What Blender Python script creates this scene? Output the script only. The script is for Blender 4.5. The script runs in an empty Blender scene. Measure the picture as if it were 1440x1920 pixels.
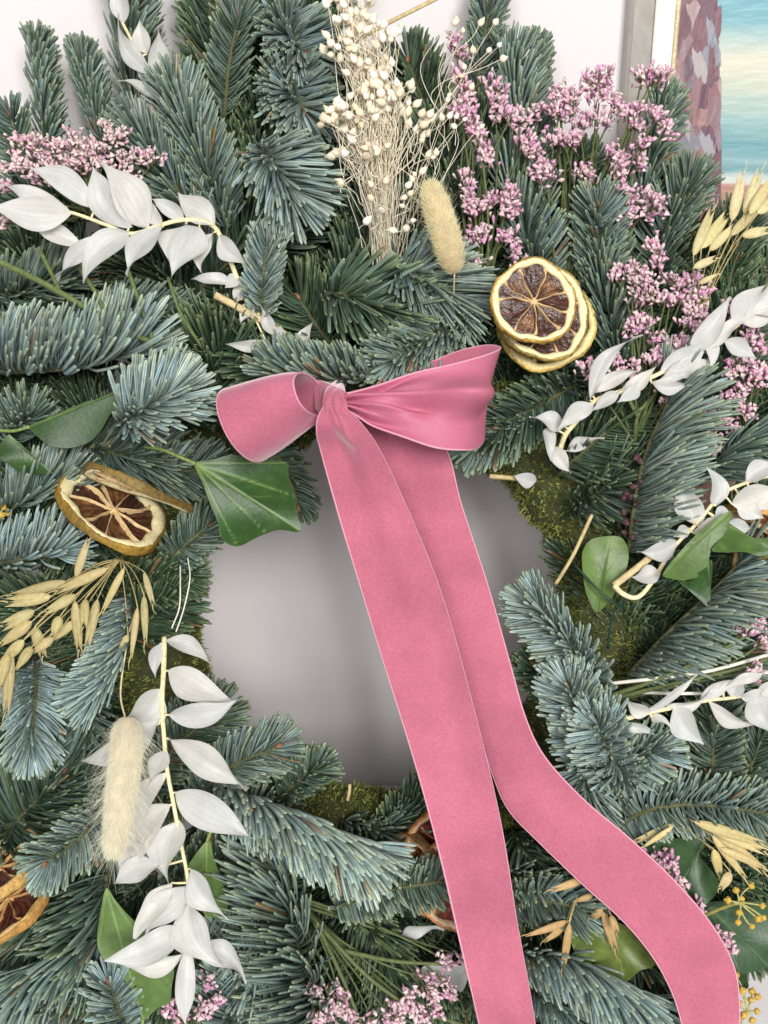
import bpy, math, random
import numpy as np
from mathutils import Vector, Matrix

random.seed(7)
rng = np.random.default_rng(7)
sc = bpy.context.scene
COL = sc.collection

# ---------------------------------------------------------------- camera
PITCH = math.radians(22.0)
F_PX = 2200.0                       # focal length in pixels of the 1440x1920 photograph
CAM = np.array([0.0, -0.667, 0.468])
RIGHT = np.array([1.0, 0.0, 0.0])
FWD = np.array([0.0, math.cos(PITCH), -math.sin(PITCH)])
UPC = np.array([0.0, math.sin(PITCH), math.cos(PITCH)])
cd = bpy.data.cameras.new('camera')
cd.sensor_fit = 'VERTICAL'
cd.sensor_height = 24.0
cd.lens = F_PX / 1920.0 * 24.0
cd.clip_start = 0.01
cd.clip_end = 50.0
cam = bpy.data.objects.new('camera', cd)
COL.objects.link(cam)
cam.location = CAM
cam.rotation_euler = (math.pi / 2 - PITCH, 0, 0)
sc.camera = cam
cd.dof.use_dof = True
cd.dof.focus_distance = 0.53
cd.dof.aperture_fstop = 9.0

# ---------------------------------------------------------------- room light
w = bpy.data.worlds.new('World')
sc.world = w
w.use_nodes = True
bg = w.node_tree.nodes['Background']
bg.inputs[0].default_value = (0.98, 0.985, 1.0, 1)
bg.inputs[1].default_value = 0.28

def area(name, loc, target, sx, sy, power, col):
    l = bpy.data.lights.new(name, 'AREA')
    l.shape = 'RECTANGLE'
    l.size = sx
    l.size_y = sy
    l.energy = power
    l.color = col
    o = bpy.data.objects.new(name, l)
    COL.objects.link(o)
    o.location = loc
    d = Vector(target) - Vector(loc)
    o.rotation_euler = d.to_track_quat('-Z', 'Y').to_euler()
    return o

area('window_light', (0.38, -1.95, 1.12), (0.0, -0.1, 0.32), 0.45, 0.5, 36.0, (1.0, 0.985, 0.965))
area('fill_light', (-0.30, -2.20, 1.18), (0.0, -0.1, 0.3), 0.6, 0.6, 20.0, (0.98, 0.985, 1.0))  # added fill lamp near the camera axis, brightens the wall inside the hole

sc.view_settings.view_transform = 'Standard'
sc.view_settings.look = 'None'
sc.view_settings.gamma = 1.0
sc.view_settings.exposure = 0.08
sc.view_settings.use_curve_mapping = False
sc.render.engine = 'CYCLES'
sc.cycles.use_denoising = True
sc.cycles.max_bounces = 6
sc.cycles.diffuse_bounces = 4
sc.cycles.transparent_max_bounces = 6

# ---------------------------------------------------------------- where things are
D0 = 0.62                            # distance from the lens to the back plane of the wreath
S = 0.00025                          # metres per photograph pixel, half-way up the wreath

def P(px, py, h):
    """point of the leaning wreath: h metres in front of its back plane"""
    d = D0 - h
    return CAM + RIGHT * ((px - 720) * d / F_PX) + UPC * ((960 - py) * d / F_PX) + FWD * d

def PA(a):
    return np.array([P(*p) for p in a])

def DV(x, y, wv):
    """direction: x right, y down in the picture, w towards the viewer"""
    v = RIGHT * x - UPC * y - FWD * wv
    return v / np.linalg.norm(v)

def WALLPT(px, py, off):
    """point where the sight line meets the vertical plane `off` metres in front of the wall"""
    r = RIGHT * ((px - 720) / F_PX) + UPC * ((960 - py) / F_PX) + FWD
    t = (-off - CAM[1]) / r[1]
    return CAM + r * t

def lin(r, g, b):
    f = lambda c: (c / 255 / 12.92) if c / 255 <= 0.04045 else ((c / 255 + 0.055) / 1.055) ** 2.4
    return np.array([f(r), f(g), f(b)])

def nrm(v):
    v = np.asarray(v, float)
    return v / np.maximum(np.linalg.norm(v, axis=-1, keepdims=True), 1e-9)

def cat(pts, n):
    """Catmull-Rom through control points (uniform in index)"""
    p = np.asarray(pts, float)
    if len(p) == 2:
        t = np.linspace(0, 1, n)[:, None]
        return p[0] * (1 - t) + p[1] * t
    q = np.vstack([2 * p[0] - p[1], p, 2 * p[-1] - p[-2]])
    u = np.linspace(0, len(p) - 1, n)
    i = np.minimum(u.astype(int), len(p) - 2)
    t = (u - i)[:, None]
    a, b, c, d = q[i], q[i + 1], q[i + 2], q[i + 3]
    return 0.5 * (2 * b + (c - a) * t + (2 * a - 5 * b + 4 * c - d) * t ** 2 + (3 * b - a - 3 * c + d) * t ** 3)

ORG = {}

def thing(name, label, category, loc, group=None):
    o = bpy.data.objects.new(name, None)
    o.empty_display_size = 0.01
    COL.objects.link(o)
    o.location = loc
    ORG[o] = np.array(loc, float)
    o['label'] = label
    o['category'] = category
    if group:
        o['group'] = group
    return o

def mesh(name, V, F, cols=None, smooth=True):
    V = np.asarray(V, np.float64)
    me = bpy.data.meshes.new(name)
    if isinstance(F, np.ndarray):
        n, k = F.shape
        me.vertices.add(len(V))
        me.vertices.foreach_set('co', V.ravel())
        me.loops.add(n * k)
        me.loops.foreach_set('vertex_index', F.astype(np.int32).ravel())
        me.polygons.add(n)
        me.polygons.foreach_set('loop_start', np.arange(0, n * k, k, dtype=np.int32))
        me.update(calc_edges=True)
        me.validate()
    else:
        me.from_pydata(V.tolist(), [], [tuple(int(i) for i in f) for f in F])
        me.update()
    if cols is not None:
        a = me.attributes.new('Col', 'FLOAT_COLOR', 'POINT')
        c = np.ones((len(V), 4), np.float32)
        c[:, :3] = cols
        a.data.foreach_set('color', c.ravel())
    if smooth:
        me.polygons.foreach_set('use_smooth', np.ones(len(me.polygons), bool))
    return me

def part(name, parent, V, F, mat, cols=None, smooth=True, kind=None, label=None):
    V = np.asarray(V, float) - ORG[parent]
    me = mesh(name, V, F, cols, smooth)
    me.materials.append(mat)
    o = bpy.data.objects.new(name, me)
    COL.objects.link(o)
    o.parent = parent
    ORG[o] = ORG[parent]
    if kind:
        o['kind'] = kind
    if label:
        o['label'] = label
    return o

def solo(name, V, F, mat, label=None, category=None, cols=None, smooth=True, kind=None, group=None):
    V = np.asarray(V, float)
    c = V.mean(0)
    me = mesh(name, V - c, F, cols, smooth)
    me.materials.append(mat)
    o = bpy.data.objects.new(name, me)
    COL.objects.link(o)
    o.location = c
    ORG[o] = c
    if label: o['label'] = label
    if category: o['category'] = category
    if kind: o['kind'] = kind
    if group: o['group'] = group
    return o

# ---------------------------------------------------------------- geometry helpers
def grid_faces(nu, nv, closed_u=False, off=0):
    """verts ordered [v][u]"""
    F = []
    for j in range(nv - 1):
        for i in range(nu if closed_u else nu - 1):
            i2 = (i + 1) % nu
            F.append((off + j * nu + i, off + j * nu + i2, off + (j + 1) * nu + i2, off + (j + 1) * nu + i))
    return F

def tube(pts, rad, sides=6, cap=True):
    pts = np.asarray(pts, float)
    n = len(pts)
    rad = np.broadcast_to(np.asarray(rad, float), (n,))
    T = nrm(np.gradient(pts, axis=0))
    ref = np.array([0.31, -0.83, 0.47])
    N = nrm(np.cross(T, ref))
    B = np.cross(T, N)
    a = np.linspace(0, 2 * math.pi, sides, endpoint=False)
    V = (pts[:, None, :] + rad[:, None, None] * (np.cos(a)[None, :, None] * N[:, None, :] + np.sin(a)[None, :, None] * B[:, None, :])).reshape(-1, 3)
    F = grid_faces(sides, n, True)
    if cap:
        F.append(tuple(range(sides - 1, -1, -1)))
        F.append(tuple((n - 1) * sides + i for i in range(sides)))
    return V, F

def joinm(parts):
    V, F, o = [], [], 0
    for v, f in parts:
        V.append(v)
        F += [tuple(i + o for i in q) for q in f]
        o += len(v)
    return np.vstack(V), F

def bez(a, b, bow, n=8):
    """gently bowed path between two points"""
    a, b = np.asarray(a, float), np.asarray(b, float)
    t = np.linspace(0, 1, n)[:, None]
    return a * (1 - t) + b * t + np.asarray(bow) * (4 * t * (1 - t))

# ---------------------------------------------------------------- materials
def newmat(name):
    m = bpy.data.materials.new(name)
    m.use_nodes = True
    nt = m.node_tree
    return m, nt, nt.nodes['Principled BSDF'], nt.nodes['Material Output']

def node(nt, t, **kw):
    n = nt.nodes.new(t)
    for k, v in kw.items():
        setattr(n, k, v)
    return n

def attr_mat(name, rough=0.5, bump=0.0, bscale=3000.0, spec=0.4, sheen=0.0, transl=0.0, var=0.12, vscale=220.0, coat=0.0, sss=0.0):
    """colour from the mesh's own colour attribute, broken up by noise, with fine relief"""
    m, nt, b, out = newmat(name)
    at = node(nt, 'ShaderNodeAttribute', attribute_name='Col')
    tc = node(nt, 'ShaderNodeTexCoord')
    nz = node(nt, 'ShaderNodeTexNoise')
    nz.inputs['Scale'].default_value = vscale
    nz.inputs['Detail'].default_value = 4
    nt.links.new(tc.outputs['Object'], nz.inputs['Vector'])
    mr = node(nt, 'ShaderNodeMapRange')
    mr.inputs[1].default_value = 0.3
    mr.inputs[2].default_value = 0.7
    mr.inputs[3].default_value = 1 - var
    mr.inputs[4].default_value = 1 + var
    nt.links.new(nz.outputs['Fac'], mr.inputs[0])
    mx = node(nt, 'ShaderNodeVectorMath', operation='SCALE')
    nt.links.new(at.outputs['Color'], mx.inputs[0])
    nt.links.new(mr.outputs[0], mx.inputs['Scale'])
    nt.links.new(mx.outputs[0], b.inputs['Base Color'])
    b.inputs['Roughness'].default_value = rough
    b.inputs['Specular IOR Level'].default_value = spec
    b.inputs['Sheen Weight'].default_value = sheen
    b.inputs['Coat Weight'].default_value = coat
    if sss:
        b.inputs['Subsurface Weight'].default_value = sss
        b.inputs['Subsurface Radius'].default_value = (0.004, 0.003, 0.002)
        b.inputs['Subsurface Scale'].default_value = 1.0
    if bump:
        n2 = node(nt, 'ShaderNodeTexNoise')
        n2.inputs['Scale'].default_value = bscale
        n2.inputs['Detail'].default_value = 3
        nt.links.new(tc.outputs['Object'], n2.inputs['Vector'])
        bp = node(nt, 'ShaderNodeBump')
        bp.inputs['Strength'].default_value = bump
        bp.inputs['Distance'].default_value = 0.0004
        nt.links.new(n2.outputs['Fac'], bp.inputs['Height'])
        nt.links.new(bp.outputs[0], b.inputs['Normal'])
    if transl:
        tr = node(nt, 'ShaderNodeBsdfTranslucent')
        nt.links.new(mx.outputs[0], tr.inputs['Color'])
        ms = node(nt, 'ShaderNodeMixShader')
        ms.inputs[0].default_value = transl
        nt.links.new(b.outputs[0], ms.inputs[1])
        nt.links.new(tr.outputs[0], ms.inputs[2])
        nt.links.new(ms.outputs[0], out.inputs[0])
    return m

M_NEEDLE = attr_mat('fir_needle', rough=0.42, spec=0.5, var=0.18, vscale=260, bump=0.25, bscale=1500)
M_STEM = attr_mat('plant_stem', rough=0.65, var=0.25, vscale=500, bump=0.5, bscale=1400)
M_RUSCUS = attr_mat('bleached_leaf', rough=0.42, spec=0.45, transl=0.45, var=0.07, vscale=120, bump=0.35, bscale=700)
M_FLOWER = attr_mat('papery_floret', rough=0.7, transl=0.2, var=0.12, vscale=700)
M_SEED = attr_mat('seed_head', rough=0.55, var=0.12, vscale=900, bump=0.4, bscale=1800)
M_FUR = attr_mat('grass_fur', rough=0.75, transl=0.5, var=0.08, sheen=0.3)
M_OAT = attr_mat('oat_husk', rough=0.5, transl=0.18, var=0.12, vscale=500, bump=0.3, bscale=1800)
M_IVY = attr_mat('ivy_leaf', rough=0.40, spec=0.34, var=0.2, vscale=130, bump=0.35, bscale=500, transl=0.06)
M_PITH = attr_mat('orange_pith', rough=0.7, var=0.14, vscale=700, bump=0.8, bscale=1500)
M_PEEL = attr_mat('orange_peel', rough=0.55, var=0.35, vscale=600, bump=1.0, bscale=1300)
M_PULP = attr_mat('orange_pulp', rough=0.3, spec=0.5, var=0.35, vscale=420, bump=1.0, bscale=900)
M_MOSS = attr_mat('moss', rough=0.85, var=0.3, vscale=150)
M_BERRY = attr_mat('ivy_berry', rough=0.5, var=0.2, vscale=600, bump=0.4)

def velvet():
    m, nt, b, out = newmat('pink_velvet')
    tc = node(nt, 'ShaderNodeTexCoord')
    at = node(nt, 'ShaderNodeAttribute', attribute_name='Col')     # ribbon's own run: x across, y along
    mp = node(nt, 'ShaderNodeMapping'); mp.inputs['Scale'].default_value = (2.2, 46.0, 1.0)
    nt.links.new(at.outputs['Vector'], mp.inputs[0])
    n1 = node(nt, 'ShaderNodeTexNoise'); n1.inputs['Scale'].default_value = 1500; n1.inputs['Detail'].default_value = 3
    n2 = node(nt, 'ShaderNodeTexNoise'); n2.inputs['Scale'].default_value = 34; n2.inputs['Detail'].default_value = 6
    n3 = node(nt, 'ShaderNodeTexNoise'); n3.inputs['Scale'].default_value = 5.0; n3.inputs['Detail'].default_value = 5
    for n in (n1, n2): nt.links.new(tc.outputs['Object'], n.inputs['Vector'])
    nt.links.new(mp.outputs[0], n3.inputs['Vector'])
    r1 = node(nt, 'ShaderNodeValToRGB')
    r1.color_ramp.elements[0].position = 0.2; r1.color_ramp.elements[1].position = 0.8
    r1.color_ramp.elements[0].color = (*lin(172, 91, 110), 1)
    r1.color_ramp.elements[1].color = (*lin(189, 113, 131), 1)
    nt.links.new(n1.outputs['Fac'], r1.inputs[0])
    last = r1.outputs[0]
    for n, lo, hi in ((n2, .84, 1.10), (n3, .86, 1.14)):
        mr = node(nt, 'ShaderNodeMapRange'); mr.inputs[1].default_value = .33; mr.inputs[2].default_value = .67; mr.inputs[3].default_value = lo; mr.inputs[4].default_value = hi
        nt.links.new(n.outputs['Fac'], mr.inputs[0])
        s_ = node(nt, 'ShaderNodeVectorMath', operation='SCALE')
        nt.links.new(last, s_.inputs[0]); nt.links.new(mr.outputs[0], s_.inputs['Scale'])
        last = s_.outputs[0]
    nt.links.new(last, b.inputs['Base Color'])
    b.inputs['Roughness'].default_value = 0.9
    b.inputs['Specular IOR Level'].default_value = 0.10
    b.inputs['Sheen Weight'].default_value = 0.7
    b.inputs['Sheen Roughness'].default_value = 0.40
    b.inputs['Sheen Tint'].default_value = (1.0, 0.84, 0.88, 1)
    bp = node(nt, 'ShaderNodeBump'); bp.inputs['Strength'].default_value = 0.35; bp.inputs['Distance'].default_value = 0.0003
    nt.links.new(n1.outputs['Fac'], bp.inputs['Height'])
    b2 = node(nt, 'ShaderNodeBump'); b2.inputs['Strength'].default_value = 0.10; b2.inputs['Distance'].default_value = 0.0004
    nt.links.new(n3.outputs['Fac'], b2.inputs['Height']); nt.links.new(bp.outputs[0], b2.inputs['Normal'])
    nt.links.new(b2.outputs[0], b.inputs['Normal'])
    return m
M_VELVET = velvet()

def plain(name, c, rough=0.6, spec=0.4, nscale=40.0, var=0.05, bump=0.1, bscale=300.0, metal=0.0):
    m, nt, b, out = newmat(name)
    tc = node(nt, 'ShaderNodeTexCoord')
    nz = node(nt, 'ShaderNodeTexNoise'); nz.inputs['Scale'].default_value = nscale; nz.inputs['Detail'].default_value = 5
    nt.links.new(tc.outputs['Object'], nz.inputs['Vector'])
    r = node(nt, 'ShaderNodeValToRGB')
    r.color_ramp.elements[0].position = 0.3; r.color_ramp.elements[1].position = 0.7
    c = np.array(c)
    r.color_ramp.elements[0].color = (*np.clip(c * (1 - var), 0, 1), 1)
    r.color_ramp.elements[1].color = (*np.clip(c * (1 + var), 0, 1), 1)
    nt.links.new(nz.outputs['Fac'], r.inputs[0]); nt.links.new(r.outputs[0], b.inputs['Base Color'])
    b.inputs['Roughness'].default_value = rough
    b.inputs['Specular IOR Level'].default_value = spec
    b.inputs['Metallic'].default_value = metal
    n2 = node(nt, 'ShaderNodeTexNoise'); n2.inputs['Scale'].default_value = bscale; n2.inputs['Detail'].default_value = 4
    nt.links.new(tc.outputs['Object'], n2.inputs['Vector'])
    bp = node(nt, 'ShaderNodeBump'); bp.inputs['Strength'].default_value = bump; bp.inputs['Distance'].default_value = 0.001
    nt.links.new(n2.outputs['Fac'], bp.inputs['Height']); nt.links.new(bp.outputs[0], b.inputs['Normal'])
    return m

M_WALL = plain('wall_paint', (0.735, 0.685, 0.68), rough=0.7, nscale=3, var=0.015, bump=0.12, bscale=500)
M_LEDGE = plain('ledge_paint', (0.82, 0.82, 0.82), rough=0.45, nscale=6, var=0.015, bump=0.08, bscale=200)
M_SELV = plain('selvage_thread', lin(224, 160, 178), rough=0.8, nscale=2500, var=0.12, bump=0.5, bscale=2500)
M_SATIN = plain('ribbon_reverse', lin(184, 102, 124), rough=0.55, nscale=900, var=0.06, bump=0.2, bscale=2500)
M_WIRE_W = plain('pale_wire', lin(226, 220, 205), rough=0.5, nscale=300, var=0.1)
M_WIRE_G = plain('green_wire', lin(40, 66, 50), rough=0.4, nscale=300, var=0.15)
M_STRAW = plain('straw', lin(196, 176, 128), rough=0.6, nscale=400, var=0.2, bump=0.4, bscale=900)

# ---------------------------------------------------------------- wall and ledge
def box(x0, x1, y0, y1, z0, z1):
    V = np.array([(x, y, z) for z in (z0, z1) for y in (y0, y1) for x in (x0, x1)], float)
    F = [(0, 2, 3, 1), (4, 5, 7, 6), (0, 1, 5, 4), (2, 6, 7, 3), (0, 4, 6, 2), (1, 3, 7, 5)]
    return V, F
v, f = box(-2.0, 2.0, 0.0, 0.1, 0.0, 2.2)
solo('wall', v, f, M_WALL, kind='structure', smooth=False)
v, f = box(-2.0, 2.0, -0.48, 0.0995, -0.04, -0.0005)
solo('ledge', v, f, M_LEDGE, kind='structure', smooth=False)

# ---------------------------------------------------------------- framed painting leaning on the wall
def painting():
    zt = 0.80
    xl = WALLPT(1180, 60, 0.014)[0]
    xr = xl + 0.46
    t = thing('framed_painting', 'framed seascape painting with pale frame, on the ledge behind the wreath', 'painting', ((xl + xr) / 2, -0.01, 0.0))
    m_side = plain('frame_shade_grey', lin(196, 190, 180), rough=0.6, nscale=60, var=0.08, bump=0.8, bscale=140)  # shade of the turned-away bevel put into its colour
    m_white = plain('frame_white_paint', lin(240, 236, 228), rough=0.5, nscale=60, var=0.03, bump=0.3, bscale=300)
    m_gold = plain('gold_bead', lin(214, 198, 160), rough=0.35, nscale=300, var=0.2, bump=0.6, bscale=500, metal=0.15)
    # profiles: (inset from outer edge, distance from wall)
    prof_a = [(0.0, 0.001), (0.0, 0.012), (0.0015, 0.016), (0.0092, 0.0255), (0.0098, 0.0245), (0.0098, 0.001)]
    prof_b = [(0.0100, 0.001), (0.0100, 0.0262), (0.0110, 0.027), (0.0205, 0.024), (0.0210, 0.022), (0.0210, 0.001)]
    prof_c = [(0.0212, 0.008), (0.0212, 0.0215), (0.0223, 0.0228), (0.0237, 0.0215), (0.0240, 0.008)]
    corners = [(xl, 0.0005, 1, 1), (xr, 0.0005, -1, 1), (xr, zt, -1, -1), (xl, zt, 1, -1)]
    for nm, prof, m in (('frame_edge', prof_a, m_side), ('frame_face', prof_b, m_white), ('gold_bead', prof_c, m_gold)):
        for k in range(4):
            a, b = corners[k], corners[(k + 1) % 4]
            n = 40
            V = []
            for s in np.linspace(0, 1, n):
                for (i, d) in prof:
                    x = (a[0] + a[2] * i) * (1 - s) + (b[0] + b[2] * i) * s
                    z = (a[1] + a[3] * i) * (1 - s) + (b[1] + b[3] * i) * s
                    V.append((x, -d, z))
            F = grid_faces(len(prof), n, True) + [tuple(range(len(prof))), tuple((n - 1) * len(prof) + i for i in range(len(prof)))]
            part(nm, t, V, F, m, smooth=(nm == 'gold_bead'))
    # canvas
    m, nt, b, out = newmat('oil_paint')
    geo = node(nt, 'ShaderNodeNewGeometry')
    sep = node(nt, 'ShaderNodeSeparateXYZ')
    nz = node(nt, 'ShaderNodeTexNoise'); nz.inputs['Scale'].default_value = 26; nz.inputs['Detail'].default_value = 6
    mp = node(nt, 'ShaderNodeMapping'); mp.inputs['Scale'].default_value = (0.35, 1, 2.2)
    nt.links.new(geo.outputs['Position'], mp.inputs[0]); nt.links.new(mp.outputs[0], nz.inputs['Vector'])
    nt.links.new(geo.outputs['Position'], sep.inputs[0])
    ad = node(nt, 'ShaderNodeMath', operation='MULTIPLY_ADD'); ad.inputs[1].default_value = 0.028
    nt.links.new(nz.outputs['Fac'], ad.inputs[0]); nt.links.new(sep.outputs['Z'], ad.inputs[2])
    z0, z1 = WALLPT(1400, 470, .012)[2], WALLPT(1400, -60, .012)[2]
    mr = node(nt, 'ShaderNodeMapRange'); mr.inputs[1].default_value = z0 + .014; mr.inputs[2].default_value = z1 + .014
    nt.links.new(ad.outputs[0], mr.inputs[0])
    rp = node(nt, 'ShaderNodeValToRGB'); cr = rp.color_ramp
    stops = [(470, (222, 160, 140)), (410, (214, 146, 122)), (352, (205, 150, 126)), (346, (236, 236, 228)), (338, (214, 226, 222)),
             (320, (120, 180, 186)), (300, (150, 196, 200)), (262, (108, 176, 186)), (215, (168, 208, 204)), (160, (222, 226, 200)),
             (110, (236, 232, 206)), (75, (190, 216, 208)), (45, (126, 192, 204)), (-60, (112, 184, 204))]
    pos = [(WALLPT(1400, y, .012)[2] - z0) / (z1 - z0) for y, _ in stops]
    while len(cr.elements) < len(stops): cr.elements.new(0.5)
    for e, p_, (y, c) in zip(cr.elements, pos, stops):
        e.position = max(0, min(1, p_)); e.color = (*((lin(*c) * .85 + lin(*c).mean() * .15) * .76), 1)
    nt.links.new(mr.outputs[0], rp.inputs[0]); nt.links.new(rp.outputs[0], b.inputs['Base Color'])
    b.inputs['Roughness'].default_value = 0.45
    bp = node(nt, 'ShaderNodeBump'); bp.inputs['Strength'].default_value = 0.35; bp.inputs['Distance'].default_value = 0.0015
    n2 = node(nt, 'ShaderNodeTexNoise'); n2.inputs['Scale'].default_value = 180; n2.inputs['Detail'].default_value = 5
    mp2 = node(nt, 'ShaderNodeMapping'); mp2.inputs['Scale'].default_value = (0.4, 1, 1.6)
    nt.links.new(geo.outputs['Position'], mp2.inputs[0]); nt.links.new(mp2.outputs[0], n2.inputs['Vector'])
    nt.links.new(n2.outputs['Fac'], bp.inputs['Height']); nt.links.new(bp.outputs[0], b.inputs['Normal'])
    v, f = box(xl + 0.0225, xr - 0.0225, -0.012, -0.004, 0.0225, zt - 0.0225)
    canvas = part('canvas', t, v, f, m, smooth=False)
    # palette-knife daubs of the rock stack, each a real ridge of paint
    pal = [(112, 72, 84), (132, 90, 98), (150, 108, 112), (98, 66, 82), (170, 180, 190), (152, 162, 172), (196, 186, 180), (140, 100, 108), (120, 84, 92), (176, 150, 150), (206, 170, 148), (188, 98, 84), (104, 74, 92), (160, 170, 178)]
    mats = []
    for i, c in enumerate(pal):
        c2 = pal[(i * 5 + 3) % len(pal)]
        m, nt, b, out = newmat('knife_paint_%s' % 'abcdefghijklmnop'[i])
        geo = node(nt, 'ShaderNodeNewGeometry')
        mp = node(nt, 'ShaderNodeMapping'); mp.inputs['Scale'].default_value = (1.0, 1, 0.28)
        nz = node(nt, 'ShaderNodeTexNoise'); nz.inputs['Scale'].default_value = 190 + 20 * i; nz.inputs['Detail'].default_value = 5; nz.inputs['Distortion'].default_value = 0.6
        nt.links.new(geo.outputs['Position'], mp.inputs[0]); nt.links.new(mp.outputs[0], nz.inputs['Vector'])
        rp = node(nt, 'ShaderNodeValToRGB')
        rp.color_ramp.elements[0].position = .38; rp.color_ramp.elements[1].position = .68
        rp.color_ramp.elements[0].color = (*(lin(*c) * .65 + lin(128, 96, 104) * .25), 1)
        rp.color_ramp.elements[1].color = (*(lin(*c) * .45 + lin(*c2) * .40), 1)
        nt.links.new(nz.outputs['Fac'], rp.inputs[0]); nt.links.new(rp.outputs[0], b.inputs['Base Color'])
        b.inputs['Roughness'].default_value = .42
        bp = node(nt, 'ShaderNodeBump'); bp.inputs['Strength'].default_value = .5; bp.inputs['Distance'].default_value = .001
        nt.links.new(nz.outputs['Fac'], bp.inputs['Height']); nt.links.new(bp.outputs[0], b.inputs['Normal'])
        mats.append(m)
    R = random.Random(5)
    # a plain underpainted body for the rock
    edge = [(1344, -60), (1347, 60), (1350, 155), (1342, 160), (1346, 240), (1336, 300), (1346, 380), (1338, 440), (1350, 560), (1246, 560), (1246, -60)]
    V = [WALLPT(x, y, 0.0125) for x, y in edge] + [WALLPT(x, y, 0.0136) for x, y in edge]
    n = len(edge)
    F = [tuple(range(n, 2 * n)), tuple(range(n - 1, -1, -1))] + [(i, (i + 1) % n, n + (i + 1) % n, n + i) for i in range(n)]
    part('paint_layer', canvas, V, F, mats[1], smooth=False)
    k = 0
    for row, py in enumerate(np.arange(-30, 470, 36)):
        x = 1250 + R.uniform(-4, 10)
        while x < 1342:
            wd, ht = R.uniform(12, 34), R.uniform(44, 130)
            if x + wd * .8 > 1354: break
            n = 20
            off = 0.0138 + 0.000013 * k
            ring, top = [], []
            ph = R.uniform(0, 6)
            sl = R.uniform(-.25, .25)
            for i in range(n):
                a = 2 * math.pi * i / n
                sx = math.copysign(abs(math.cos(a)) ** .6, math.cos(a)) * wd / 2 * (1 + .16 * math.sin(3 * a + ph) + .12 * math.sin(7 * a + 2 * ph))
                sy = math.copysign(abs(math.sin(a)) ** .6, math.sin(a)) * ht / 2 * (1 + .15 * math.sin(2 * a + ph * 2) + .14 * math.sin(9 * a + ph))
                cx, cy = x + wd / 2 + sx + sl * sy, py + sy
                cx = min(cx, 1353)
                ring.append(WALLPT(cx, cy, 0.0136)); top.append(WALLPT(x + wd / 2 + (cx - x - wd / 2) * .96, py + (cy - py) * .97, off))
            V = ring + top
            F = [tuple(range(n, 2 * n))] + [(i, (i + 1) % n, n + (i + 1) % n, n + i) for i in range(n)]
            wts = [3, 4, 3, 3, 1.6, 1.8, 1.4, 4, 4, 2.2, .5, .25, 3, 1.8]
            part('paint_daub', canvas, V, F, R.choices(mats, wts)[0], smooth=False)
            k += 1
            x += wd * R.uniform(.55, .95)
painting()

# ================================================================ moss ring
HC = (705.0, 1145.0)                 # centre of the wreath's hole in the photograph

def moss_ring():
    n, k = 96, 20
    c = P(HC[0], HC[1], 0.03)
    t = thing('moss_ring', 'green moss wrapped ring at the core of the wreath, around the hole', 'wreath ring', c)
    R0, r0 = 0.1120, 0.0195
    V = np.zeros((n, k, 3)); Nn = np.zeros((n, k, 3))
    ph = rng.uniform(0, 6, 8)
    for i in range(n):
        a = 2 * math.pi * i / n
        rad = RIGHT * math.cos(a) + UPC * math.sin(a)
        for j in range(k):
            b = 2 * math.pi * j / k
            d = rad * math.cos(b) - FWD * math.sin(b)
            rr = r0 * (1 + .10 * math.sin(5 * a + ph[0]) + .07 * math.sin(11 * a + 3 * b + ph[1]) + .06 * math.sin(17 * a - 2 * b + ph[2]) + rng.uniform(-.07, .07))
            V[i, j] = c + rad * R0 + d * rr
            Nn[i, j] = d
    V2 = V.reshape(-1, 3)
    F = []
    for i in range(n):
        for j in range(k):
            F.append((i * k + j, ((i + 1) % n) * k + j, ((i + 1) % n) * k + (j + 1) % k, i * k + (j + 1) % k))
    part('ring_core', t, V2, F, M_MOSS, cols=np.tile(lin(62, 66, 34), (len(V2), 1)) * rng.uniform(.6, 1.2, (len(V2), 1)))
    # leafy moss tips
    m = 70000
    ii = rng.integers(0, n, m); jj = rng.integers(0, k, m)
    u = rng.random((m, 1)); s = rng.random((m, 1))
    a = V[ii, jj] * (1 - u) + V[(ii + 1) % n, jj] * u
    b = V[ii, (jj + 1) % k] * (1 - u) + V[(ii + 1) % n, (jj + 1) % k] * u
    base = a * (1 - s) + b * s
    nn = Nn[ii, jj]
    d = nrm(nn + rng.normal(0, .85, (m, 3)))
    L = rng.uniform(.0010, .0036, (m, 1))
    sd = nrm(np.cross(d, rng.normal(0, 1, (m, 3)))) * rng.uniform(.0002, .0005, (m, 1))
    bend = rng.normal(0, .5, (m, 3)) * L
    p0, p1, p2 = base - nn * .001, base + d * L * .55, base + d * L + bend * .6
    VV = np.stack([p0 - sd * .6, p0 + sd * .6, p1 + sd, p1 - sd, p2 + sd * .15, p2 - sd * .15], 1).reshape(-1, 3)
    q = np.arange(m)[:, None] * 6
    FF = np.vstack([q + np.array([0, 1, 2, 3]), q + np.array([3, 2, 4, 5])])
    pal = np.array([lin(112, 124, 50), lin(140, 148, 64), lin(84, 98, 42), lin(158, 148, 84), lin(112, 94, 64)])
    cc = pal[rng.choice(5, m, p=[.34, .24, .25, .10, .07])] * rng.uniform(.7, 1.2, (m, 1))
    part('moss', t, VV, FF, M_MOSS, cols=np.repeat(cc, 6, 0), kind='stuff')
moss_ring()

# ================================================================ fir sprigs
XS = np.array([(-1, 0), (-.52, .55), (0, .30), (.52, .55), (1, 0), (0, -.55)], float)
RT = np.array([0, .16, .45, .78, .95, 1.0])
RW = np.array([.50, .80, 1.0, 1.06, .92, .50])

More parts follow.
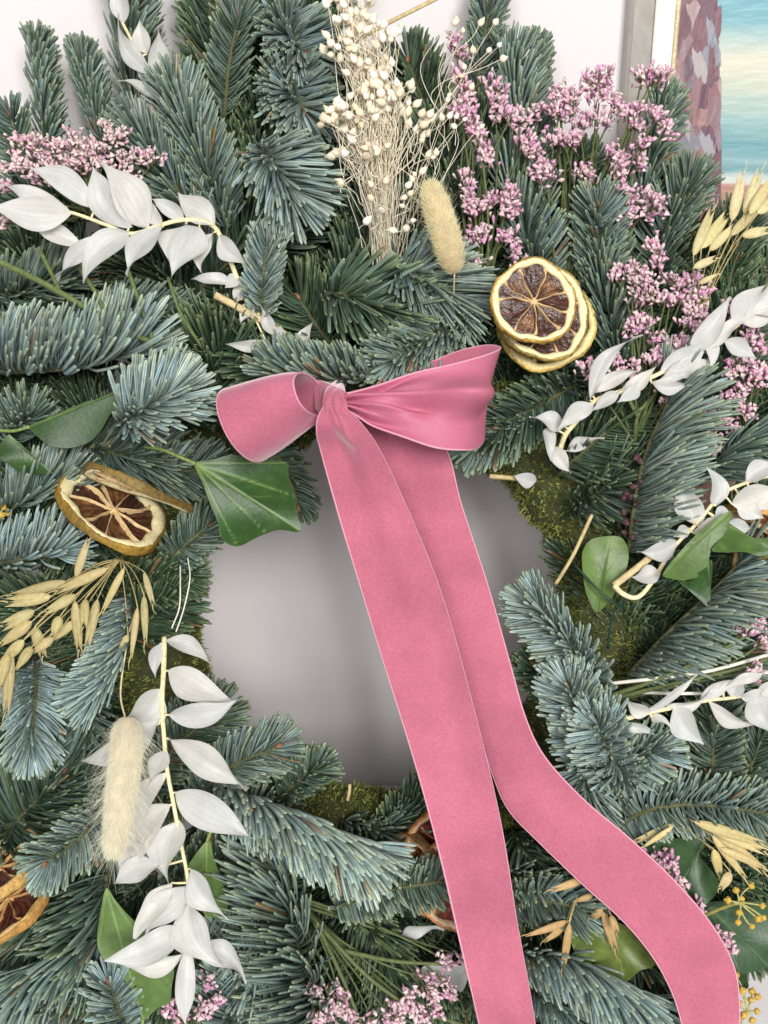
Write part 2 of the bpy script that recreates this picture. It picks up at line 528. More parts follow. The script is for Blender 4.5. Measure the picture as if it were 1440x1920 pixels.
def needles(base, d0, U, L, wd, curve, glauc, tint, R):
    """all needles of one sprig as one mesh: blunt, grooved, curved, two pale bands along the top"""
    n = len(base); k = len(RT); m = len(XS)
    L = L[:, None]
    pos = np.zeros((n, k, 3)); dirs = np.zeros((n, k, 3))
    p = base.copy(); prev = 0
    side = nrm(np.cross(d0, U) + 1e-6)
    wob = R.normal(0, .08, (n, 1)) + (R.random((n, 1)) < .05) * R.normal(0, .5, (n, 1))
    for i, t in enumerate(RT):
        d = nrm(d0 + U * (curve * (t ** 1.0))[:, None] + side * wob * t) if i else nrm(d0)
        p = p + d * L * (t - prev)
        prev = t
        pos[:, i] = p; dirs[:, i] = d
    W0 = nrm(np.cross(dirs, U[:, None, :]) + 1e-9)
    N0 = np.cross(W0, dirs)
    tw = R.normal(0, .35, (n, 1, 1))
    W = W0 * np.cos(tw) + N0 * np.sin(tw); N = -W0 * np.sin(tw) + N0 * np.cos(tw)
    wv = (wd[:, None] * RW[None, :])[:, :, None, None]
    V = pos[:, :, None, :] + wv * (XS[None, None, :, 0:1] * W[:, :, None, :] + XS[None, None, :, 1:2] * N[:, :, None, :])
    tipc = pos[:, -1] + dirs[:, -1] * (wd * .35)[:, None]
    V = np.concatenate([V.reshape(n, k * m, 3), tipc[:, None, :]], 1)
    vp = k * m + 1
    f = []
    for j in range(k - 1):
        for i in range(m):
            i2 = (i + 1) % m
            f.append((j * m + i, j * m + i2, (j + 1) * m + i2, (j + 1) * m + i))
    f = np.array(f)
    o = (np.arange(n) * vp)[:, None, None]
    F4 = (f[None] + o).reshape(-1, 4)
    c = np.array([((k - 1) * m + i, (k - 1) * m + (i + 1) % m, (k - 1) * m + (i + 2) % m, k * m) for i in range(0, m, 2)])
    F4 = np.vstack([F4, (c[None] + o).reshape(-1, 4)])
    # own colours of a needle
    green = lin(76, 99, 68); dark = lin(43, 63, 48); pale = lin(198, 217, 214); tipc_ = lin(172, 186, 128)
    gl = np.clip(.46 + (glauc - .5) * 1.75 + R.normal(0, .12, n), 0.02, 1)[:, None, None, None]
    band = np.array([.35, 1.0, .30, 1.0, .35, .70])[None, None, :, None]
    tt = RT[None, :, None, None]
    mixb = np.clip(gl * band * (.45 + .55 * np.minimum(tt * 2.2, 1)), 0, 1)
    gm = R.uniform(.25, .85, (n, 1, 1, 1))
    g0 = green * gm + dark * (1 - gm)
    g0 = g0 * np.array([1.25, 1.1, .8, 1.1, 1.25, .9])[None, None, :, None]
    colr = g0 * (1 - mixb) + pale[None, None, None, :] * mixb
    tm = np.clip((tt - .86) / .14, 0, 1) * .35
    colr = colr * (1 - tm) + tipc_ * tm
    yel = R.normal(0, .05, (n, 1, 1, 1)) * np.array([1.0, .2, -1.0])
    colr = colr * (1 + yel) * R.uniform(.66, 1.14, (n, 1, 1, 1)) * tint[None, None, None, :]
    brown = (R.random((n, 1, 1, 1)) < .010) * .7
    colr = colr * (1 - brown) + lin(150, 112, 72) * brown
    colr = np.broadcast_to(colr, (n, k, m, 3)).reshape(n, k * m, 3)
    colr = np.concatenate([colr, colr[:, -2:-1]], 1).reshape(-1, 3)
    return V.reshape(-1, 3), F4, colr

def fir(label, path, L=85, up=(0, 0, 1), g=.5, spread=120, alpha=52, curve=.55, dens=1.0, wpx=4.6, tint=(1, 1, 1), tipfan=26, group='fir sprigs bound round the wreath', bud=True, seed=None, world=None, name='fir_sprig', cones=False):
    """one shoot: stem, its needles, the bud at its tip. up = side the needles sweep to (right, down, viewer)"""
    sd_ = seed if seed is not None else sum(ord(c) * (i + 3) for i, c in enumerate(label)) % 99991
    R = np.random.default_rng(sd_)
    pts = PA(path) if world is None else np.asarray(world, float)
    axis = cat(pts, 24)
    seg = np.linalg.norm(np.diff(axis, axis=0), axis=1)
    length = seg.sum()
    s_ = np.concatenate([[0], np.cumsum(seg)]) / length
    Upv = DV(*up) if world is None else nrm(np.array(up, float))
    n = int(max(36, length / S * .94 * dens * spread / 120))
    s = np.clip((np.arange(n) + .5 + R.uniform(-.6, .6, n)) / n, 0, 1) ** .95
    s = np.concatenate([s, np.linspace(.93, 1.0, tipfan)])
    n = len(s)
    base = np.stack([np.interp(s, s_, axis[:, k]) for k in range(3)], 1)
    Tn = nrm(np.gradient(axis, axis=0))
    T = nrm(np.stack([np.interp(s, s_, Tn[:, k]) for k in range(3)], 1))
    U = nrm(Upv[None] - T * (T @ Upv)[:, None])
    B = np.cross(T, U)
    sp = np.radians(np.where(s > .93, np.maximum(spread, 165), spread))
    lat = float(np.clip(abs(Upv @ FWD), 0, 1)) * .62      # shoots seen from above part their needles to both sides
    phi = np.where(np.arange(n) % 2 == 0, -1, 1) * (np.clip((np.arange(n) * .618034) % 1 + R.normal(0, .05, n), 0, 1) ** (1 - .55 * lat) * (1 - lat * .22) + lat * .22) * sp
    phi = np.where(R.random(n) < .07, R.uniform(-1, 1, n) * sp, phi)
    al = np.radians(alpha + 9 + R.normal(0, 6, n))
    tipm = np.clip((s - .90) / .10, 0, 1)
    al = al * (1 - tipm) + np.radians(R.uniform(5, 46, n)) * tipm
    rad = np.cos(phi)[:, None] * U + np.sin(phi)[:, None] * B
    d0 = np.cos(al)[:, None] * T + np.sin(al)[:, None] * rad
    Ln = L * 1.16 * S * (1 - .22 * tipm) * (.62 + .38 * np.minimum(s / .18, 1)) * R.uniform(.88, 1.06, n)
    rs = 0.0011
    base = base + rad * rs * .6
    cu = (curve + .25) * 1.3 * (1 - .45 * lat) * R.uniform(.75, 1.25, n) * (1 - .6 * tipm)
    bendto = nrm(U * .70 + T * .80)
    wd = wpx * .76 * S * R.uniform(.85, 1.12, n)
    V, F, C = needles(base, d0, bendto, Ln, wd, cu, g, np.array(tint, float), R)
    t = thing(name, label, 'fir sprig', pts[0], group)
    part('needles', t, V, F, M_NEEDLE, cols=C, kind='stuff')
    v, f = tube(axis, np.linspace(rs * 1.35, rs * .75, len(axis)), 7)
    part('stem', t, v, f, M_STEM, cols=np.tile(lin(98, 98, 62) * .75, (len(v), 1)))
    if bud:
        e, te = axis[-1], Tn[-1]
        a, b = bud_mesh(e, te, .0017, .0034)
        part('bud', t, a, b, M_STEM, cols=np.tile(lin(140, 92, 66), (len(a), 1)))
    if cones:
        for i in range(14):
            q = .1 + .5 * i / 14 + R.uniform(-.02, .02)
            e = np.array([np.interp(q, s_, axis[:, k]) for k in range(3)]) - FWD * .003 + RIGHT * R.uniform(-.007, .002) + UPC * R.uniform(-.002, .002)
            a, b = bud_mesh(e, nrm(-FWD + R.normal(0, .6, 3)), .0015, .0036)
            part('pollen_cone', t, a, b, M_BERRY, cols=np.tile(lin(92, 62, 66), (len(a), 1)) * R.uniform(.7, 1.2, (len(a), 1)))
    return t

def bud_mesh(p, d, r, l):
    pts = np.array([p - d * l * .25, p, p + d * l * .35, p + d * l * .75, p + d * l])
    return tube(pts, [r * .5, r * .95, r, r * .6, r * .12], 8)

# ================================================================ bleached ruscus sprays
def ruscus_leaf(b, t, wpx, arch, roll, cup, R, hcol):
    """one ovate leaf with a drawn-out tip, b and t in world space"""
    nu, nv = 13, 22
    ax = t - b
    ln = np.linalg.norm(ax); T = ax / ln
    N = nrm(-FWD - T * (-FWD @ T))
    W = np.cross(T, N)
    W, N = W * math.cos(roll) + N * math.sin(roll), -W * math.sin(roll) + N * math.cos(roll)
    if N @ FWD > 0: N, W = -N, -W
    tt = np.linspace(0, 1, nv)
    prof = np.maximum(tt, 0) ** .92 * (1 - tt) ** 1.5
    prof /= prof.max()
    prof = np.maximum(prof, .10 * (1 - tt) * (tt > .6) + .015)
    V, C = [], []
    tipcurl, tipside = R.uniform(-.9, .7), R.uniform(-.8, .8)
    sw = R.uniform(-.13, .13); tw = R.uniform(-1.1, 1.1); wv = R.uniform(.02, .08); ph = R.uniform(0, 6)
    for i, q in enumerate(tt):
        cen = b + T * ln * q + N * arch * ln * 4 * q * (1 - q) + W * sw * ln * math.sin(math.pi * q)
        cen = cen + N * tipcurl * ln * max(0, q - .55) ** 2 + W * tipside * ln * max(0, q - .6) ** 2
        a = tw * (q - .3)
        Wq = W * math.cos(a) + N * math.sin(a); Nq = -W * math.sin(a) + N * math.cos(a)
        for u in np.linspace(-1, 1, nu):
            hw = wpx * S / 2 * prof[i]
            e = abs(u)
            p = cen + Wq * u * hw + Nq * (cup * hw * (e ** 1.6) + .22 * hw * e + wv * ln * math.sin(ph + 7 * q + (2 if u > 0 else 0)) * e ** 2)
            V.append(p)
            C.append(hcol * (1 - .06 * (1 - min(1, e * 6))) * (1 - .075 * (int(round((u + 1) * 6)) % 2)) * (1 - .10 * (e > .95)) * R.uniform(.97, 1.02))
    return np.array(V), grid_faces(nu, nv), np.array(C)

M_LEAFTINT = [lin(244, 242, 236), lin(240, 240, 236), lin(246, 243, 235), lin(238, 237, 233)]

def ruscus(label, stem, leaves, lenf=1.0, dh=.006, tone=1.0, rad=5.0, extra=None, stemcol=(232, 218, 172)):
    R = np.random.default_rng(sum(map(ord, label)))
    sp = cat(PA(stem), 60)
    t = thing('bleached_ruscus_spray', label, 'ruscus spray', sp[0], 'bleached ruscus sprays')
    v, f = tube(sp, np.linspace(rad, rad * .55, 60) * S, 8)
    part('stem', t, v, f, M_STEM, cols=np.tile(lin(*stemcol), (len(v), 1)) * R.uniform(.94, 1.04, (len(v), 1)))
    if extra:
        for e, r_ in extra:
            v, f = tube(cat(PA(e), 24), r_ * S, 8)
            part('twig', t, v, f, M_STEM, cols=np.tile(lin(206, 184, 140), (len(v), 1)))
    hs = np.array([p[2] for p in stem], float)
    xy = np.array([p[:2] for p in stem], float)
    fine = cat(np.column_stack([xy, hs]), 80)
    for i, lf in enumerate(leaves):
        bx, by, tx, ty, wpx = lf[:5]
        tx, ty = bx + (tx - bx) * lenf, by + (ty - by) * lenf
        k = np.argmin((fine[:, 0] - bx) ** 2 + (fine[:, 1] - by) ** 2)
        hb = fine[k, 2] + .0007 * (i % 3)
        ht = hb + (lf[5] if len(lf) > 5 else R.uniform(-.5, 1.0) * dh)
        roll = lf[6] if len(lf) > 6 else R.uniform(-.55, .55)
        V, F, C = ruscus_leaf(P(bx, by, hb), P(tx, ty, ht), wpx * .90, R.uniform(.01, .14), roll, R.uniform(.05, .4), R, M_LEAFTINT[i % 4] * tone * R.uniform(.96, 1.02))
        part('leaf', t, V, F, M_RUSCUS, cols=C)
        # short stalk from stem to leaf
        a = P(fine[k, 0], fine[k, 1], fine[k, 2]); b = P(bx, by, hb)
        if np.linalg.norm(a - b) > .0012:
            v, f = tube(bez(a, b, -FWD * .0008, 5), [.0006, .0005, .0005, .0004, .0004], 6)
            part('leaf_stalk', t, v, f, M_STEM, cols=np.tile(lin(*stemcol), (len(v), 1)))
    return t

# ================================================================ statice (small pink papery florets)
def floret_template(op=False):
    prof = [(.05, 0), (.14, .25), (.18, .55), (.30, .78), (.60, .95), (.10, .80)] if op else [(.05, .0), (.17, .2), (.26, .48), (.36, .74), (.28, .95), (.06, 1.1)]
    s = 6
    V, C = [], []
    for k, (r, z) in enumerate(prof):
        for i in range(s):
            a = 2 * math.pi * i / s + .3 * (k % 2)
            rr = r * (1.18 if (i % 2 and k in (3, 4)) else .62 if (op and k == 4) else 1.0)
            V.append((rr * math.cos(a), rr * math.sin(a), z)); C.append(k)
    F = grid_faces(s, len(prof), True) + [tuple((len(prof) - 1) * s + i for i in range(s))]
    return np.array(V), F, np.array(C)
FLV0, FLF, FLC = floret_template()
FLV1 = floret_template(True)[0]

def frames(d, R):
    a = nrm(np.cross(d, R.normal(0, 1, 3)))
    return a, np.cross(d, a)

def statice(label, base, spikes, h, hue=0, stems=(), pale=.3, size=10.5):
    """spikes: (x0,y0,x1,y1) lines crowded with florets; stems run from base"""
    R = np.random.default_rng(sum(map(ord, label)) + 5)
    bp = P(*base)
    t = thing('statice_sprig', label, 'statice', bp, 'pink statice sprigs')
    cols_pink = [lin(238, 188, 212), lin(230, 170, 202), lin(244, 204, 220), lin(218, 158, 196)] if hue == 0 else [lin(240, 198, 210), lin(230, 180, 202), lin(244, 214, 214), lin(222, 172, 200)]
    cream = lin(240, 228, 214)
    grn = lin(96, 98, 62); brn = lin(126, 104, 74)
    for (x0, y0, x1, y1) in spikes:
        hh = h + R.uniform(-.004, .005)
        a, b = P(x0, y0, hh), P(x1, y1, hh + R.uniform(-.003, .003))
        ln = max(np.linalg.norm(b - a) / S, 14)
        nfl = int(10 + ln * .80)
        tube_r = 6.2 * S
        ax = nrm(b - a + 1e-6)
        grow = nrm(nrm(.5 * (a + b) - bp) + R.normal(0, .18, 3))
        parts, cc = [], []
        for i in range(nfl):
            c = a + (b - a) * R.random() + R.normal(0, tube_r, 3)
            off = nrm(c - (a + b) * .5 + 1e-6)
            d = nrm(grow * .75 + off * .45 - FWD * .30 + R.normal(0, .35, 3))
            x, y = frames(d, R)
            FLV = FLV1 if R.random() < .45 else FLV0
            s = size * .74 * S * R.uniform(.7, 1.4)
            V = c + s * (FLV[:, 0:1] * x + FLV[:, 1:2] * y + (FLV[:, 2:3] * 2.0 - 1.0) * d)
            pk = cols_pink[R.integers(0, 4)] * R.uniform(.85, 1.1)
            if R.random() < pale + .12: pk = pk * .45 + cream * .55
            tip = pk * .5 + cream * .5 if R.random() < .55 else pk
            lev = [grn, grn * .5 + brn * .5, brn * .3 + pk * .7, pk, tip, tip]
            cc.append(np.array([lev[k] for k in FLC]))
            parts.append((V, FLF))
        V, F = joinm(parts)
        cl = part('flower_cluster', t, V, F, M_FLOWER, cols=np.vstack(cc))
        mid = (a + b) / 2 + FWD * .0015
        side = frames(nrm(mid - bp), R)[0] * R.uniform(-.12, .12) * np.linalg.norm(mid - bp)
        v, f = tube(bez(bp + R.normal(0, .0015, 3), mid, side + FWD * .002, 14), np.linspace(.00085, .0004, 14), 6)
        part('stalk', t, v, f, M_STEM, cols=np.tile(lin(88, 98, 58), (len(v), 1)) * R.uniform(.8, 1.2))
    for st in stems:
        v, f = tube(cat(PA(st), 24), np.linspace(.0012, .0007, 24), 7)
        part('stem', t, v, f, M_STEM, cols=np.tile(lin(96, 106, 64), (len(v), 1)))
    return t

# ================================================================ bleached broom bloom
def seed_meshes():
    out = []
    for k in range(5):
        R = np.random.default_rng(k + 40)
        prof = [(0, -.1), (.30, .02), (.46, .22), (.50, .45), (.42, .70), (.22, .92), (.08, 1.12), (.0, 1.2)]
        s = 8
        V = []
        for i, (r, z) in enumerate(prof):
            for j in range(s):
                a = 2 * math.pi * j / s
                q = r * (1 + .10 * math.sin(2 * a + k) + R.uniform(-.06, .06))
                V.append((max(q, .01) * math.cos(a), max(q, .01) * math.sin(a), z))
        F = grid_faces(s, len(prof), True)
        base = [lin(240, 226, 198), lin(246, 234, 212), lin(236, 218, 186), lin(248, 240, 224), lin(242, 230, 206)][k]
        zz = np.array(V)[:, 2:3]
        C = base * (1 - .12 * np.clip(.3 - zz, 0, 1)) * np.where(zz > .95, .88, 1)
        me = mesh('seed_head', np.array(V), F, C)
        me.materials.append(M_SEED)
        out.append(me)
    return out
SEEDS = seed_meshes()

def broom(label, base, heads, size=15, bow=.006, stem_r=.00018, nstray=0):
    R = np.random.default_rng(sum(map(ord, label)))
    bp = P(*base)
    t = thing('broom_bloom_bunch', label, 'dried flowers', bp)
    st = []
    for (x, y, h) in heads:
        e = P(x, y, h)
        if R.random() < .55:
            foot = e + (bp - e) * R.uniform(.18, .42) + RIGHT * R.normal(0, .003) + FWD * R.uniform(-.002, .004)
        else:
          foot = bp + RIGHT * R.normal(0, .0035) + UPC * R.uniform(-.004, .012) + FWD * R.uniform(-.004, .004)
        ln = np.linalg.norm(e - foot)
        mid = (foot * .45 + e * .55) + RIGHT * R.normal(0, .0045) - FWD * R.normal(.001, .004) + (bp - (foot + e) / 2) * np.array([.35, 0, 0])
        pts = cat([foot, foot * .72 + mid * .28 + RIGHT * R.normal(0, .0012), mid, mid * .3 + e * .7 + RIGHT * R.normal(0, .002), e], 18)
        st.append(tube(pts, np.linspace(stem_r * 1.3, stem_r * .8, 18), 4, cap=False))
        d = nrm(nrm(pts[-1] - pts[-3]) + R.normal(0, .35, 3))
        o = bpy.data.objects.new('seed_head', SEEDS[R.integers(0, 5)])
        COL.objects.link(o); o.parent = t
        o.location = pts[-1] - ORG[t]
        o.rotation_mode = 'QUATERNION'
        o.rotation_quaternion = Vector(d).to_track_quat('Z', 'Y')
        s = size * S * R.uniform(.75, 1.2)
        o.scale = (s, s, s * R.uniform(.95, 1.25))
    V, F = joinm(st)
    part('stems', t, V, F, M_STEM, cols=np.tile(lin(236, 226, 202), (len(V), 1)), kind='stuff')
    return t

# ================================================================ bunny tail grass
def bunny(label, path, wpx, stem, nh=9000, long_=1.0, tone=(1, 1, 1), prof=None):
    R = np.random.default_rng(sum(map(ord, label)))
    ax = cat(PA(path), 30)
    t = thing('bunny_tail_grass', label, 'grass head', ax[0], 'bunny tail grass heads')
    s = np.linspace(0, 1, 30)
    rad = np.interp(s, *(prof or ([0, .06, .2, .5, .8, .94, 1], [.25, .70, .95, 1.0, .92, .62, .2]))) * wpx / 2 * S
    v, f = tube(ax, rad * .80, 18)
    base = lin(253, 240, 216) * np.array(tone)
    part('head', t, v, f, M_FUR, cols=np.tile(base * .9, (len(v), 1)) * R.uniform(.9, 1.05, (len(v), 1)))
    T = nrm(np.gradient(ax, axis=0))
    N = nrm(np.cross(T, FWD)); B = np.cross(T, N)
    i = R.uniform(0, 28.99, nh); k = i.astype(int); u = (i - k)[:, None]
    c = ax[k] * (1 - u) + ax[k + 1] * u
    rr = (rad[k] * (1 - u[:, 0]) + rad[k + 1] * u[:, 0])[:, None]
    a = R.uniform(0, 2 * math.pi, nh)[:, None]
    o = N[k] * np.cos(a) + B[k] * np.sin(a)
    p0 = c + o * rr * .74
    d = nrm(o * .75 + T[k] * R.uniform(.35, 1.1, (nh, 1)) + R.normal(0, .22, (nh, 3)))
    L = R.uniform(.0012, .0030, (nh, 1))
    lg = R.random(nh) < .05
    L[lg] *= R.uniform(1.5, 3.2, (lg.sum(), 1)) * long_
    wv = nrm(np.cross(d, R.normal(0, 1, (nh, 3)))) * R.uniform(.00004, .00009, (nh, 1))
    p1 = p0 + d * L * .55; p2 = p1 + nrm(d + T[k] * .35 + R.normal(0, .15, (nh, 3))) * L * .5
    VV = np.stack([p0 - wv, p0 + wv, p1 + wv * .8, p1 - wv * .8, p2 + wv * .2, p2 - wv * .2], 1).reshape(-1, 3)
    q = np.arange(nh)[:, None] * 6
    FF = np.vstack([q + np.array([0, 1, 2, 3]), q + np.array([3, 2, 4, 5])])
    cc = (base * 1.08)[None] * R.uniform(.88, 1.1, (nh, 1))
    part('fur', t, VV, FF, M_FUR, cols=np.repeat(np.clip(cc, 0, .95), 6, 0), kind='stuff')
    v, f = tube(cat(PA(stem), 16), .0004, 6)
    part('stalk', t, v, f, M_STEM, cols=np.tile(lin(222, 206, 168), (len(v), 1)))
    return t

# ================================================================ dried citrus slices
def slice_(label, cen, ax_u, ax_v, R_px, seg=9, thick=13, warp=.10, rot=0.0, seed=1, pulp=(70, 40, 28), peel=(176, 140, 62), pith=(246, 230, 178), bend=0.0, pw=.79, group='dried citrus slices'):
    """cen (px,py,h); ax_u, ax_v in (right, down, viewer): the slice's own axes. bend curls it about ax_v"""
    R = np.random.default_rng(seed)
    C0 = P(*cen)
    u = DV(*ax_u); v = DV(*ax_v); v = nrm(v - u * (u @ v)); nn = np.cross(u, v)
    if nn @ FWD > 0: nn = -nn
    r0 = R_px * S; th = thick * S
    ph = R.uniform(0, 6, 6)
    def W(r, a, z):
        """slice space -> world, with the curl and waver of drying"""
        rr = r * (1 + .028 * math.sin(3 * a + ph[0]) + .018 * math.sin(5 * a + ph[1]) + .008 * math.sin(11 * a + ph[2]))
        x, y = rr * math.cos(a), rr * math.sin(a)
        zz = z * (1 + .25 * math.sin(4 * a + ph[4])) + r0 * 1.5 * warp * (r / r0) ** 2 * (math.sin(2 * a + ph[2]) * .55 + .25 * math.sin(3 * a + ph[3]))
        if bend:
            k = bend / r0
            ang = x * k
            x, zz = (1 / k - zz) * math.sin(ang), 1 / k - (1 / k - zz) * math.cos(ang)
        return C0 + (u * x + v * y + nn * zz) * r0 / r0
    t = thing('dried_citrus_slice', label, 'citrus slice', C0, group)
    na = 72
    an = np.linspace(0, 2 * math.pi, na, endpoint=False)
    # peel: outer band, its rim rolled over on both faces
    pr = [(.955, -.50), (.985, -.55), (1.0, -.35), (1.005, 0), (1.0, .35), (.985, .52), (.955, .50)]
    V = [W(r * r0 * (1 + .010 * R.normal()), a, z * th * (1 + .08 * R.normal())) for a in an for (r, z) in pr]
    m = len(pr)
    F = [(i * m + j, ((i + 1) % na) * m + j, ((i + 1) % na) * m + j + 1, i * m + j + 1) for i in range(na) for j in range(m - 1)]
    cp = np.array([lin(*peel)] * len(V)) * np.repeat(.72 + .45 * (.5 + .5 * np.sin(an * 3 + ph[4])) + R.normal(0, .08, na), m)[:, None]
    part('peel', t, V, F, M_PEEL, cols=np.clip(cp, .01, .9))
    # pith: ring with scalloped inner edge, membranes and core
    rin = lambda a: pw + .035 + .025 * math.sin(a * seg + ph[5]) + .02 * math.sin(2 * a + ph[0])
    V = []
    prp = 6
    for a in an:
        ri = rin(a)
        for (r, z) in ((ri, -.30), (ri + .05, -.48), (.960, -.50), (.960, .50), (ri + .05, .46 + .03 * R.normal()), (ri, .18)):
            V.append(W(r * r0, a, z * th))
    F = [(i * prp + j, ((i + 1) % na) * prp + j, ((i + 1) % na) * prp + (j + 1) % prp, i * prp + (j + 1) % prp) for i in range(na) for j in range(prp)]
    cc = np.array([lin(*pith)] * len(V)) * R.uniform(.86, 1.03, (len(V), 1))
    part('pith', t, V, F, M_PITH, cols=cc)
    edges = np.linspace(0, 2 * math.pi, seg, endpoint=False) + rot + R.uniform(-.2, .2, seg)
    memcol = lin(*pith) * np.array([.74, .60, .52])
    for e in edges:
        pts = []
        wob = R.uniform(-.16, .16); w2 = R.uniform(-.05, .05); ph_ = R.uniform(0, 6); fat = R.uniform(.7, 1.5)
        for q in np.linspace(.03, .83, 16):
            pts.append((q, e + wob * math.sin(q * 4) + w2 * math.sin(q * 13 + ph_)))
        V = []
        for (q, a) in pts:
            hw = (.009 + .026 * abs(q - .45) + (.045 * max(0, q - .68) / .15) + .008 * max(0, math.sin(q * 9 + ph_))) * r0 * fat * .62
            for sx, z in ((-1, -.3), (-.8, .20), (0, .30), (.8, .20), (1, -.3)):
                V.append(W(q * r0, a + sx * hw / max(q * r0, .08 * r0), z * th))
        F = grid_faces(5, 16)
        part('membrane', t, V, F, M_PITH, cols=np.array([memcol] * len(V)) * R.uniform(.85, 1.08, (len(V), 1)))
    V = []
    for q, z in ((.085, -.3), (.08, .22), (.05, .34), (.005, .36)):
        for a in an[::6]:
            V.append(W(q * r0 * (1 + .2 * math.sin(3 * a)), a, z * th))
    part('core', t, V, grid_faces(12, 4, True), M_PITH, cols=np.array([memcol * 1.05] * len(V)))
    # pulp segments, sunken between the membranes
    es = list(edges) + [edges[0] + 2 * math.pi]
    for i in range(seg):
        a0, a1 = es[i], es[i + 1]
        nu_, nv_ = 13, 12
        V, C = [], []
        dp = R.uniform(-.05, .10)
        for q in np.linspace(.05, .84, nv_):
            for sI in np.linspace(0, 1, nu_):
                a = a0 + (a1 - a0) * sI
                z = -.10 + dp * .6 - .22 * math.sin(math.pi * sI) * math.sin(math.pi * min(1, q / .84)) + .07 * R.normal() * (0 < sI < 1)
                V.append(W(min(q, rin(a) + .03) * r0, a, z * th))
                streak = .5 + .9 * abs(math.sin(sI * 11 + i * 2 + 1.5 * math.sin(q * 6))) ** 2
                amber = .35 * max(0, math.sin(i * 2.4 + 3)) * np.exp(-((q - .5) / .2) ** 2)  # some segments lighter and more amber half-way out
                C.append((lin(*pulp) * (1 - amber) + lin(196, 140, 84) * amber) * streak * R.uniform(.75, 1.2))
        n0 = len(V)
        part('segment', t, V, grid_faces(nu_, nv_), M_PULP, cols=np.array(C))
        V2 = []
        for q in np.linspace(.05, .84, nv_):
            for sI in np.linspace(0, 1, 3):
                a = a0 + (a1 - a0) * sI
                V2.append(W(min(q, rin(a) + .03) * r0, a, -.36 * th))
        # back skin of the segment
        part('segment', t, V2, grid_faces(3, nv_), M_PULP, cols=np.array([lin(*pulp) * 1.2] * len(V2)))
    return t

